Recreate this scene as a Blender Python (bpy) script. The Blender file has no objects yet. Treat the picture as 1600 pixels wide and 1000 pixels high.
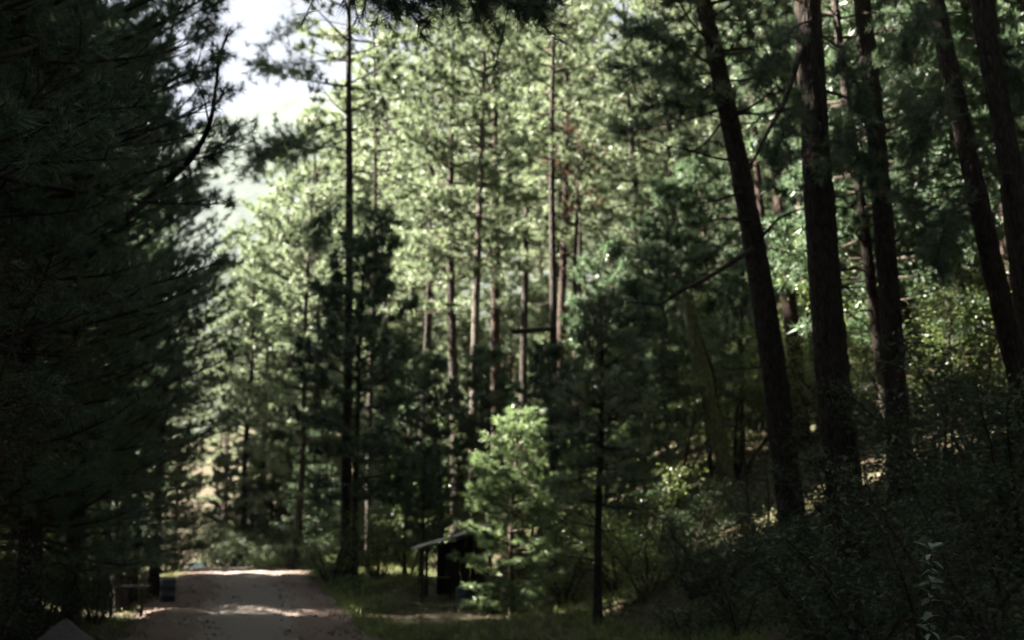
import bpy, math, random
import numpy as np
from mathutils import Vector, Euler

# ------------------------------------------------------------------ camera, sky, sun, exposure
scene = bpy.context.scene
C = scene.collection
R = math.radians
F = 50.0 / 36.0                       # focal length in frame widths
PITCH = math.atan(360.0 / 2222.2)     # eye level lies low in the frame
EYE = Vector((0.0, 0.0, 1.65))
cam_data = bpy.data.cameras.new("camera")
cam_data.lens = 50.0
cam_data.sensor_width = 36.0
cam_data.clip_start = 0.1
cam_data.clip_end = 12000.0
cam_data.dof.use_dof = True
cam_data.dof.focus_distance = 10.5
cam_data.dof.aperture_fstop = 1.75
cam = bpy.data.objects.new("camera", cam_data)
cam.location = EYE
cam.rotation_euler = (R(90) + PITCH, 0, 0)
C.objects.link(cam)
scene.camera = cam

SUN_EL = R(32)
SUN_LEFT = R(84)                      # degrees left of the view direction
to_sun = Vector((-math.sin(SUN_LEFT) * math.cos(SUN_EL), math.cos(SUN_LEFT) * math.cos(SUN_EL), math.sin(SUN_EL)))
world = bpy.data.worlds.new("World")
scene.world = world
world.use_nodes = True
wn = world.node_tree
bg = wn.nodes["Background"]
sky = wn.nodes.new("ShaderNodeTexSky")
sky.sky_type = 'NISHITA'
sky.sun_disc = False
sky.sun_elevation = SUN_EL
sky.sun_rotation = -SUN_LEFT          # clockwise from +Y seen from above
sky.altitude = 2300.0
sky.air_density = .11
sky.dust_density = 4.0
sky.ozone_density = 1.0
wn.links.new(sky.outputs[0], bg.inputs[0])
bg.inputs[1].default_value = 0.05
sun_data = bpy.data.lights.new("sun", 'SUN')
sun_data.energy = 5.0
sun_data.angle = R(0.53)
sun_data.color = (1.0, 0.93, 0.81)
sun = bpy.data.objects.new("sun", sun_data)
sun.rotation_euler = to_sun.to_track_quat('Z', 'Y').to_euler()
C.objects.link(sun)

scene.view_settings.view_transform = 'Standard'
scene.view_settings.look = 'None'
scene.view_settings.gamma = 1.0
scene.view_settings.exposure = 3.5
scene.view_settings.use_curve_mapping = False
cy = scene.cycles
cy.max_bounces = 2
cy.debug_use_spatial_splits = True
cy.diffuse_bounces = 1
cy.glossy_bounces = 2
cy.transmission_bounces = 4
cy.volume_bounces = 0
cy.transparent_max_bounces = 4
cy.sample_clamp_indirect = 3.0
cy.use_denoising = True
cy.denoiser = 'OPENIMAGEDENOISE'
cy.use_adaptive_sampling = True
cy.adaptive_threshold = .02
cy.adaptive_min_samples = 16

# ------------------------------------------------------------------ helpers
rng = np.random.default_rng(7)
random.seed(7)


def at(px, py, d):
    """Point at forward distance d that the lens puts at (px, py) of a 1600 x 1000 frame."""
    u = (px - 800) / 2222.2
    v = (500 - py) / 2222.2
    c, s = math.cos(PITCH), math.sin(PITCH)
    k = d / (c - v * s)
    return Vector((u * k, d, EYE.z + (s + v * c) * k))


class MB:
    """Collects vertices and faces; build() links them as one mesh object."""

    def __init__(self):
        self.v, self.f, self.m, self.n = [], [], [], 0

    def add(self, verts, faces, mi=0):
        verts = np.asarray(verts, dtype=np.float32).reshape(-1, 3)
        faces = np.asarray(faces, dtype=np.int32)
        self.v.append(verts)
        self.f.append(faces + self.n)
        self.m.append(np.full(len(faces), mi, dtype=np.int32))
        self.n += len(verts)
        return self

    def mesh(self, name, mats, smooth=True):
        me = bpy.data.meshes.new(name)
        vs = np.concatenate(self.v)
        sizes = np.concatenate([np.full(len(f), f.shape[1], dtype=np.int32) for f in self.f])
        loops = np.concatenate([f.ravel() for f in self.f])
        starts = np.concatenate([[0], np.cumsum(sizes)[:-1]]).astype(np.int32)
        me.vertices.add(len(vs))
        me.vertices.foreach_set("co", vs.ravel())
        me.loops.add(len(loops))
        me.loops.foreach_set("vertex_index", loops)
        me.polygons.add(len(sizes))
        me.polygons.foreach_set("loop_start", starts)
        me.polygons.foreach_set("loop_total", sizes)
        me.polygons.foreach_set("material_index", np.concatenate(self.m))
        me.polygons.foreach_set("use_smooth", np.full(len(sizes), smooth))
        for m in (mats if isinstance(mats, (list, tuple)) else [mats]):
            me.materials.append(m)
        me.update(calc_edges=True)
        return me

    def build(self, name, mats, parent=None, smooth=True):
        return link(name, self.mesh(name, mats, smooth), parent)

    def box(self, c, size, rot=None, mi=0, bevel=0.0):
        x, y, z = [s / 2 for s in size]
        if bevel > 0:
            b = min(bevel, x * .9, y * .9, z * .9)
            pts, fs = [], []
            # chamfered box: each corner gives three points
            for sx in (-1, 1):
                for sy in (-1, 1):
                    for sz in (-1, 1):
                        pts += [(sx * x, sy * (y - b), sz * (z - b)), (sx * (x - b), sy * y, sz * (z - b)), (sx * (x - b), sy * (y - b), sz * z)]
            idx = lambda sx, sy, sz, k: ((sx > 0) * 4 + (sy > 0) * 2 + (sz > 0)) * 3 + k
            quads, tris = [], []
            for s in (-1, 1):
                q = [[idx(s, -1, -1, 0), idx(s, 1, -1, 0), idx(s, 1, 1, 0), idx(s, -1, 1, 0)],
                     [idx(-1, s, -1, 1), idx(1, s, -1, 1), idx(1, s, 1, 1), idx(-1, s, 1, 1)],
                     [idx(-1, -1, s, 2), idx(1, -1, s, 2), idx(1, 1, s, 2), idx(-1, 1, s, 2)]]
                for k, qq in enumerate(q):
                    quads.append(qq if (s > 0) != (k == 1) else qq[::-1])
                for t in (-1, 1):
                    quads += [[idx(s, t, -1, 0), idx(s, t, 1, 0), idx(s, t, 1, 1), idx(s, t, -1, 1)],
                              [idx(s, -1, t, 0), idx(s, 1, t, 0), idx(s, 1, t, 2), idx(s, -1, t, 2)],
                              [idx(-1, s, t, 1), idx(1, s, t, 1), idx(1, s, t, 2), idx(-1, s, t, 2)]]
                    for w in (-1, 1):
                        tris.append([idx(s, t, w, 0), idx(s, t, w, 1), idx(s, t, w, 2)])
            p = np.array(pts)
            if rot is not None:
                p = p @ np.array(rot.to_matrix()).T
            n = self.n
            self.add(p + np.array(c), quads, mi)
            self.f.append(np.array(tris, dtype=np.int32) + n)
            self.m.append(np.full(len(tris), mi, dtype=np.int32))
            return self
        p = np.array([(i * x, j * y, k * z) for i in (-1, 1) for j in (-1, 1) for k in (-1, 1)])
        if rot is not None:
            p = p @ np.array(rot.to_matrix()).T
        return self.add(p + np.array(c), [[0, 1, 3, 2], [4, 6, 7, 5], [0, 4, 5, 1], [2, 3, 7, 6], [0, 2, 6, 4], [1, 5, 7, 3]], mi)

    def tube(self, path, rad, segs=8, mi=0, cap=True, rough=0.0):
        P = np.asarray(path, dtype=float)
        r = np.broadcast_to(np.asarray(rad, dtype=float), (len(P),))
        T = np.gradient(P, axis=0)
        T /= np.linalg.norm(T, axis=1)[:, None] + 1e-9
        ref = np.array([1.0, 0, 0]) if abs(T[0][0]) < 0.8 else np.array([0, 1.0, 0])
        A = np.cross(T, ref)
        A /= np.linalg.norm(A, axis=1)[:, None] + 1e-9
        B = np.cross(T, A)
        th = np.linspace(0, 2 * np.pi, segs, endpoint=False)
        rr = r[:, None] * (1 + rough * (rng.random((len(P), segs)) - .5)) if rough else np.repeat(r[:, None], segs, 1)
        V = P[:, None] + rr[..., None] * (np.cos(th)[None, :, None] * A[:, None] + np.sin(th)[None, :, None] * B[:, None])
        n = len(P)
        i = np.arange(n - 1)[:, None] * segs
        j = np.arange(segs)[None]
        k = (j + 1) % segs
        Q = np.stack([i + j, i + k, i + segs + k, i + segs + j], -1).reshape(-1, 4)
        base = self.n
        self.add(V.reshape(-1, 3), Q, mi)
        if cap:
            for off, rev in ((0, True), ((n - 1) * segs, False)):
                loop = np.arange(segs) + off
                tri = np.array([[loop[0], loop[a], loop[a + 1]] for a in range(1, segs - 1)])
                self.f.append((tri[:, ::-1] if rev else tri).astype(np.int32) + base)
                self.m.append(np.full(len(tri), mi, dtype=np.int32))
        return self


def link(name, me, parent=None):
    o = bpy.data.objects.new(name, me)
    C.objects.link(o)
    if parent is not None:
        o.parent = parent
    return o


def tag(o, label=None, cat=None, group=None, kind=None):
    for k, v in (("label", label), ("category", cat), ("group", group), ("kind", kind)):
        if v:
            o[k] = v
    return o


def empty(name, loc, rot=(0, 0, 0), scale=1.0):
    o = bpy.data.objects.new(name, None)
    C.objects.link(o)
    o.empty_display_size = 0.2
    o.location = loc
    o.rotation_euler = rot
    o.scale = (scale, scale, scale) if not isinstance(scale, (tuple, list)) else scale
    return o


# ------------------------------------------------------------------ materials
def mat(name, build):
    m = bpy.data.materials.new(name)
    m.use_nodes = True
    nt = m.node_tree
    nt.nodes.clear()
    out = nt.nodes.new("ShaderNodeOutputMaterial")
    build(nt, out)
    return m


def N(nt, kind, **kw):
    n = nt.nodes.new(kind)
    for k, v in kw.items():
        if k.startswith("i_"):
            key = k[2:].replace("_", " ")
            n.inputs[key].default_value = v
        else:
            setattr(n, k, v)
    return n


def ramp(nt, fac, stops):
    r = nt.nodes.new("ShaderNodeValToRGB")
    el = r.color_ramp.elements
    while len(el) < len(stops):
        el.new(0.5)
    for e, (p, c) in zip(el, stops):
        e.position = p
        e.color = (*c, 1)
    nt.links.new(fac, r.inputs[0])
    return r.outputs[0]


def noise(nt, vec, scale, detail=4, rough=.55):
    n = N(nt, "ShaderNodeTexNoise", i_Scale=scale, i_Detail=detail, i_Roughness=rough)
    if vec is not None:
        nt.links.new(vec, n.inputs["Vector"])
    return n.outputs["Fac"]


def mapping(nt, vec, scale):
    m = N(nt, "ShaderNodeMapping")
    m.inputs["Scale"].default_value = scale
    nt.links.new(vec, m.inputs["Vector"])
    return m.outputs[0]


def foliage(name, dark, light, trans, rough=.42, spec=.5, tw=.45, hue_var=.02):
    def b(nt, out):
        tc = N(nt, "ShaderNodeTexCoord")
        oi = N(nt, "ShaderNodeObjectInfo")
        geo = N(nt, "ShaderNodeNewGeometry")
        f1 = noise(nt, tc.outputs["Object"], .9, 2)
        ri = geo.outputs["Random Per Island"]
        a = N(nt, "ShaderNodeMath", operation='MULTIPLY_ADD')
        nt.links.new(ri, a.inputs[0]); a.inputs[1].default_value = .55
        nt.links.new(f1, a.inputs[2])
        a2 = N(nt, "ShaderNodeMath", operation='MULTIPLY_ADD')
        nt.links.new(oi.outputs["Random"], a2.inputs[0]); a2.inputs[1].default_value = .35
        nt.links.new(a.outputs[0], a2.inputs[2])
        col = ramp(nt, a2.outputs[0], [(.45, dark), (1.25 if False else 1.0, light)])
        tcol = N(nt, "ShaderNodeMix", data_type='RGBA', blend_type='MULTIPLY')
        tcol.inputs[0].default_value = .55
        tcol.inputs[6].default_value = (*trans, 1)
        mul = N(nt, "ShaderNodeMix", data_type='RGBA', blend_type='MIX')
        mul.inputs[0].default_value = .35
        mul.inputs[6].default_value = (*trans, 1)
        nt.links.new(col, mul.inputs[7])
        p = N(nt, "ShaderNodeBsdfPrincipled", i_Roughness=rough)
        p.inputs["Specular IOR Level"].default_value = spec
        nt.links.new(col, p.inputs["Base Color"])
        t = N(nt, "ShaderNodeBsdfTranslucent")
        nt.links.new(mul.outputs[2], t.inputs["Color"])
        mx = N(nt, "ShaderNodeAddShader")
        nt.links.new(p.outputs[0], mx.inputs[0])
        nt.links.new(t.outputs[0], mx.inputs[1])
        nt.links.new(mx.outputs[0], out.inputs["Surface"])
    return mat(name, b)


def rough_surface(name, stops, scale=6.0, rough=.9, bump=.3, dist=.02, stretch=(1, 1, 1), spec=.3, second=None):
    def b(nt, out):
        tc = N(nt, "ShaderNodeTexCoord")
        v = mapping(nt, tc.outputs["Object"], stretch)
        f = noise(nt, v, scale, 6, .62)
        col = ramp(nt, f, stops)
        if second:
            f2 = noise(nt, tc.outputs["Object"], second[0], 3)
            mx = N(nt, "ShaderNodeMix", data_type='RGBA')
            m01 = N(nt, "ShaderNodeMapRange")
            m01.inputs["From Min"].default_value = .48
            m01.inputs["From Max"].default_value = .62
            nt.links.new(f2, m01.inputs["Value"])
            nt.links.new(m01.outputs[0], mx.inputs[0])
            nt.links.new(col, mx.inputs[6])
            mx.inputs[7].default_value = (*second[1], 1)
            col = mx.outputs[2]
        p = N(nt, "ShaderNodeBsdfPrincipled", i_Roughness=rough)
        p.inputs["Specular IOR Level"].default_value = spec
        nt.links.new(col, p.inputs["Base Color"])
        bp = N(nt, "ShaderNodeBump", i_Strength=bump, i_Distance=dist)
        nt.links.new(f, bp.inputs["Height"])
        nt.links.new(bp.outputs[0], p.inputs["Normal"])
        nt.links.new(p.outputs[0], out.inputs["Surface"])
    return mat(name, b)


def bark_material(name, lo, hi):
    def b(nt, out):
        tc = N(nt, "ShaderNodeTexCoord")
        v = mapping(nt, tc.outputs["Object"], (1, 1, .22))
        vo = N(nt, "ShaderNodeTexVoronoi", i_Scale=16.0, feature='DISTANCE_TO_EDGE')
        nt.links.new(v, vo.inputs["Vector"])
        nz = noise(nt, v, 9, 5, .6)
        mm = N(nt, "ShaderNodeMath", operation='MULTIPLY_ADD')
        nt.links.new(vo.outputs["Distance"], mm.inputs[0])
        mm.inputs[1].default_value = 2.2
        nt.links.new(nz, mm.inputs[2])
        col = ramp(nt, mm.outputs[0], [(.35, lo), (.75, hi), (1.0, tuple(min(1, c * 1.25) for c in hi))])
        p = N(nt, "ShaderNodeBsdfPrincipled", i_Roughness=.88)
        p.inputs["Specular IOR Level"].default_value = .25
        nt.links.new(col, p.inputs["Base Color"])
        bp = N(nt, "ShaderNodeBump", i_Strength=.9, i_Distance=.035)
        nt.links.new(mm.outputs[0], bp.inputs["Height"])
        nt.links.new(bp.outputs[0], p.inputs["Normal"])
        nt.links.new(p.outputs[0], out.inputs["Surface"])
    return mat(name, b)


def plain(name, col, rough=.6, spec=.5, metal=0.0, var=.25, scale=9.0, coat=0.0):
    def b(nt, out):
        tc = N(nt, "ShaderNodeTexCoord")
        f = noise(nt, tc.outputs["Object"], scale, 5)
        c = ramp(nt, f, [(.3, tuple(x * (1 - var) for x in col)), (.7, tuple(min(1, x * (1 + var)) for x in col))])
        p = N(nt, "ShaderNodeBsdfPrincipled", i_Roughness=rough, i_Metallic=metal)
        p.inputs["Specular IOR Level"].default_value = spec
        p.inputs["Coat Weight"].default_value = coat
        nt.links.new(c, p.inputs["Base Color"])
        nt.links.new(p.outputs[0], out.inputs["Surface"])
    return mat(name, b)


M = {}
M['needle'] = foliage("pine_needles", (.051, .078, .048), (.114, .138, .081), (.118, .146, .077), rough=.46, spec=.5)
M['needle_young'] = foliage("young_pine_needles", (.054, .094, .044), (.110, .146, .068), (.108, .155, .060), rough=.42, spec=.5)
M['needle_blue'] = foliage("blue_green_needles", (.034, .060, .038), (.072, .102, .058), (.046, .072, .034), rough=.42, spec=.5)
M['needle_dry'] = foliage("dry_needles", (.060, .036, .022), (.120, .066, .038), (.05, .025, .012), rough=.6, spec=.2)
M['leaf'] = foliage("broad_leaves", (.036, .062, .020), (.085, .120, .036), (.062, .090, .020), rough=.36, spec=.5)
M['leaf_shaded'] = foliage("shade_darkened_leaves", (.018, .032, .016), (.045, .065, .030), (.020, .034, .010), rough=.42, spec=.3)  # leaf colour darkened to stand in for deep shade on shrubs
M['leaf_brown'] = foliage("small_brownish_leaves", (.034, .034, .022), (.075, .062, .038), (.04, .035, .015), rough=.42, spec=.4)
M['leaf_sapling'] = foliage("sapling_leaves", (.095, .130, .095), (.130, .165, .125), (.06, .10, .04), rough=.3, spec=1.0)
M['grass'] = foliage("grass_blades", (.050, .080, .022), (.110, .140, .040), (.09, .125, .025), rough=.5, spec=.3)
M['straw'] = foliage("dry_grass", (.11, .09, .055), (.20, .165, .10), (.08, .07, .035), rough=.6, spec=.3)
M['bark'] = bark_material("pine_bark", (.009, .007, .006), (.046, .036, .030))
M['bark_red'] = bark_material("reddish_pine_bark", (.011, .008, .006), (.058, .038, .030))
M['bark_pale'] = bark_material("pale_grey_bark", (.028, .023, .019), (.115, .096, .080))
M['twig'] = plain("twig_bark", (.060, .046, .036), .9, .2)
M['dead_wood'] = plain("bleached_dead_wood", (.34, .30, .25), .85, .2, var=.35, scale=14)
M['mossy'] = bark_material("mossy_bark", (.022, .026, .014), (.075, .085, .045))


# ------------------------------------------------------------------ terrain
def road_x(y):
    y = np.asarray(y, dtype=float)
    return -0.182 * y - 0.0022 * np.maximum(y - 52, 0) ** 2 * np.where(y < 200, 1, 0) - np.where(y >= 200, .0022 * 148 ** 2 + .65 * (y - 200), 0)


def sstep(a, b, x):
    t = np.clip((x - a) / (b - a), 0, 1)
    return t * t * (3 - 2 * t)


def height(x, y):
    x = np.asarray(x, dtype=float)
    y = np.asarray(y, dtype=float)
    s = (x - road_x(y)) * .984
    z = 0.80 * sstep(26, 60, y) - 1.6 * sstep(62, 125, y)
    # bank and hillside on the right of the road
    r = np.maximum(s - 6.6, 0)
    hill = .42 * r * sstep(0, 5, r) + .05 * np.maximum(y - 55, 0) * sstep(4, 14, s)
    hill = np.where(hill > 26, 26 + (hill - 26) * .25, hill)
    near_flat = sstep(2, 16, y)
    z = z + hill * (.45 + .55 * near_flat)
    # verge and shallow ditch
    z = z - .10 * np.exp(-((np.abs(s) - 3.5) / .7) ** 2)
    # left side: gentle rise away from the road
    l = np.maximum(-s - 6, 0)
    z = z + .05 * np.minimum(l, 40)
    z = z + sstep(2.9, 5.5, np.abs(s)) * (.10 * np.sin(x * .9 + 1.3 * np.sin(y * .5)) + .07 * np.sin(y * 1.3 + x * .6) + .03 * np.sin(3.1 * x + 2.3 * y))
    z = z * (1 - .7 * sstep(150, 320, np.hypot(x, y)))
    return z


def gz(x, y):
    return float(height(x, y))


def axis(lo, fine_lo, fine_hi, hi, step, grow=1.16):
    a = list(np.arange(fine_lo, fine_hi, step))
    d, p = step, fine_lo
    left = []
    while p > lo:
        d *= grow
        p -= d
        left.append(max(p, lo))
    d, p = step, a[-1]
    right = []
    while p < hi:
        d *= grow
        p += d
        right.append(min(p, hi))
    return np.array(left[::-1] + a + right)


def ground_material():
    def b(nt, out):
        tc = N(nt, "ShaderNodeTexCoord")
        v = tc.outputs["Object"]
        f = noise(nt, v, 1.1, 6, .65)
        g = noise(nt, v, 14, 5, .7)
        litter = ramp(nt, g, [(.3, (.030, .022, .015)), (.52, (.075, .054, .036)), (.75, (.14, .10, .07))])
        moss = ramp(nt, g, [(.3, (.030, .036, .016)), (.7, (.085, .095, .040))])
        mr = N(nt, "ShaderNodeMapRange")
        mr.inputs["From Min"].default_value = .46
        mr.inputs["From Max"].default_value = .60
        nt.links.new(f, mr.inputs["Value"])
        mx = N(nt, "ShaderNodeMix", data_type='RGBA')
        nt.links.new(mr.outputs[0], mx.inputs[0])
        nt.links.new(litter, mx.inputs[6])
        nt.links.new(moss, mx.inputs[7])
        p = N(nt, "ShaderNodeBsdfPrincipled", i_Roughness=.95)
        p.inputs["Specular IOR Level"].default_value = .2
        nt.links.new(mx.outputs[2], p.inputs["Base Color"])
        bp = N(nt, "ShaderNodeBump", i_Strength=.8, i_Distance=.05)
        nt.links.new(g, bp.inputs["Height"])
        nt.links.new(bp.outputs[0], p.inputs["Normal"])
        nt.links.new(p.outputs[0], out.inputs["Surface"])
    return mat("forest_floor", b)


def road_material():
    def b(nt, out):
        uv = N(nt, "ShaderNodeUVMap")
        uv.uv_map = "UVMap"
        sep = N(nt, "ShaderNodeSeparateXYZ")
        nt.links.new(uv.outputs[0], sep.inputs[0])
        tc = N(nt, "ShaderNodeTexCoord")
        wob = noise(nt, tc.outputs["Object"], .35, 4, .6)
        add = N(nt, "ShaderNodeMath", operation='MULTIPLY_ADD')
        nt.links.new(wob, add.inputs[0]); add.inputs[1].default_value = .42
        nt.links.new(sep.outputs[0], add.inputs[2])
        fine = noise(nt, tc.outputs["Object"], 22, 6, .7)
        brown = ramp(nt, fine, [(.3, (.140, .094, .076)), (.7, (.250, .180, .146))])
        grey = ramp(nt, fine, [(.3, (.205, .168, .150)), (.7, (.330, .280, .248))])
        trk = N(nt, "ShaderNodeMapping")
        trk.inputs["Scale"].default_value = (9.0, .55, 1)
        nt.links.new(uv.outputs[0], trk.inputs["Vector"])
        streak = noise(nt, trk.outputs[0], 1.0, 5, .65)
        add2 = N(nt, "ShaderNodeMath", operation='MULTIPLY_ADD')
        nt.links.new(streak, add2.inputs[0]); add2.inputs[1].default_value = .5
        nt.links.new(add.outputs[0], add2.inputs[2])
        sub = N(nt, "ShaderNodeMath", operation='SUBTRACT')
        nt.links.new(add2.outputs[0], sub.inputs[0]); sub.inputs[1].default_value = .25
        band = ramp(nt, sub.outputs[0], [(.44, (0, 0, 0)), (.52, (1, 1, 1)), (.86, (.9, .9, .9)), (.97, (.05, .05, .05))])
        mx = N(nt, "ShaderNodeMix", data_type='RGBA')
        nt.links.new(band, mx.inputs[0])
        nt.links.new(brown, mx.inputs[6])
        nt.links.new(grey, mx.inputs[7])
        p = N(nt, "ShaderNodeBsdfPrincipled", i_Roughness=.9)
        p.inputs["Specular IOR Level"].default_value = .3
        nt.links.new(mx.outputs[2], p.inputs["Base Color"])
        bp = N(nt, "ShaderNodeBump", i_Strength=.6, i_Distance=.03)
        nt.links.new(fine, bp.inputs["Height"])
        nt.links.new(bp.outputs[0], p.inputs["Normal"])
        nt.links.new(p.outputs[0], out.inputs["Surface"])
    return mat("dirt_road", b)


def grid_mesh(xs, ys, zf):
    X, Y = np.meshgrid(xs, ys)
    Z = zf(X, Y)
    V = np.stack([X, Y, Z], -1).reshape(-1, 3)
    nx, ny = len(xs), len(ys)
    i = np.arange(ny - 1)[:, None] * nx
    j = np.arange(nx - 1)[None]
    Q = np.stack([i + j, i + j + 1, i + nx + j + 1, i + nx + j], -1).reshape(-1, 4)
    return V, Q


def ground_z(x, y):
    s = np.abs((x - road_x(y)) * .984)
    return height(x, y) - .10 * (1 - sstep(2.3, 3.0, s)) * np.where(y < 160, 1, 0)


V, Q = grid_mesh(axis(-4800, -32, 44, 4800, .7), axis(-700, 4, 110, 6500, .7), ground_z)
ground = MB().add(V, Q).build("ground", ground_material())
tag(ground, kind="structure")

# the dirt road: a sheet of its own, slightly crowned, with wheel ruts
ys = np.arange(-12, 158, .35)
us = np.linspace(0, 1, 41)
U, Y = np.meshgrid(us, ys)
lat = (U - .5) * 5.2 + (U - .5) * (.42 * np.sin(Y * .37 + 6 * (U > .5)) + .26 * np.sin(Y * 1.05 + 2 * (U > .5)) + .16 * np.sin(Y * 2.7 + 4 * (U > .5)) + .14 * np.sin(Y * 6.3))
Xr = road_x(Y) + lat / .984
Zr = height(Xr, Y) + .03 + .05 * (1 - (2 * U - 1) ** 2) - .045 * (np.exp(-((lat + .8) / .22) ** 2) + np.exp(-((lat - .95) / .22) ** 2)) + .02 * np.sin(3.3 * Xr + 1.7 * Y) + .012 * rng.random(Xr.shape) + .02 * np.sin(1.1 * Xr - .8 * Y) - .10 * ((2 * np.abs(U - .5)) ** 12)
nx = len(us)
Vr = np.stack([Xr, Y, Zr], -1).reshape(-1, 3)
i = np.arange(len(ys) - 1)[:, None] * nx
j = np.arange(nx - 1)[None]
Qr = np.stack([i + j, i + j + 1, i + nx + j + 1, i + nx + j], -1).reshape(-1, 4)
road = MB().add(Vr, Qr).build("dirt_road", road_material())
uvl = road.data.uv_layers.new(name="UVMap")
uvs = np.stack([U, Y / 6], -1).reshape(-1, 2)[Qr.ravel()]
uvl.data.foreach_set("uv", uvs.ravel().astype(np.float32))
tag(road, kind="structure")

# far wooded mountain that climbs to the right behind the gap in the trees
def mountain_z(x, y):
    d = y - 4500
    ridge = np.minimum(1372 + .42 * (x + 900), 1700) + 18 * np.sin(x * .0045) + 7 * np.sin(x * .014 + 1) + 5 * np.sin(x * .05)
    ridge = np.where(x < -1120, ridge + .35 * (x + 1120), ridge)
    ridge = np.maximum(ridge, 90)
    k = sstep(-2200, 60, d) * (1 - .55 * sstep(60, 1200, d))
    return -14 + ridge * k + 12 * np.sin(x * .009 + y * .005) * k + 8 * np.sin(x * .023 - y * .018) * k + 14 * rng.random(np.shape(x)) * k
Vm, Qm = grid_mesh(np.arange(-3200, 3201, 26), np.arange(2250, 5900, 32), mountain_z)
mountain = MB().add(Vm, Qm).build("mountain", rough_surface("wooded_mountainside", [(.3, (.022, .036, .022)), (.7, (.055, .070, .042))], scale=.015, bump=.8, dist=25, rough=1, spec=.1))
tag(mountain, kind="structure")


# ------------------------------------------------------------------ foliage builders
def unit(v):
    return v / (np.linalg.norm(v, axis=-1, keepdims=True) + 1e-9)


def tufts(mb, P, D, size, K=24, width=.026, droop=.12, mi=0, spread=1.25):
    """Bundles of long needles, each needle one thin blade."""
    n = len(P)
    if n == 0:
        return
    P = np.repeat(P, K, 0)
    D = np.repeat(D, K, 0)
    S = np.repeat(size, K) * rng.uniform(.75, 1.15, n * K)
    d = unit(D * .75 + unit(rng.normal(size=(n * K, 3))) * spread)
    base = P - D * (rng.random((n * K, 1)) * .14)
    tip = base + d * S[:, None]
    tip[:, 2] -= droop * S * (1 - np.abs(d[:, 2]))
    side = unit(np.cross(d, unit(rng.normal(size=(n * K, 3))))) * (width / 2)
    V = np.stack([base - side, base + side, tip], 1).reshape(-1, 3)
    mb.add(V, np.arange(len(V)).reshape(-1, 3), mi)


def trunk_path(seed, H, bend=.25, n=16):
    r = np.random.default_rng(seed * 31 + 5)
    h = np.linspace(-.25, H, n)
    ph = r.uniform(0, 6.28, 4)
    x = bend * (np.sin(h / H * 3.1 + ph[0]) - math.sin(ph[0])) + bend * .35 * (np.sin(h / H * 8 + ph[1]) - math.sin(ph[1]))
    y = bend * (np.sin(h / H * 2.7 + ph[2]) - math.sin(ph[2])) + bend * .35 * (np.sin(h / H * 7 + ph[3]) - math.sin(ph[3]))
    return np.stack([x, y, h], -1)


def on_path(path, h):
    return np.array([np.interp(h, path[:, 2], path[:, 0]), np.interp(h, path[:, 2], path[:, 1]), h])


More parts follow.
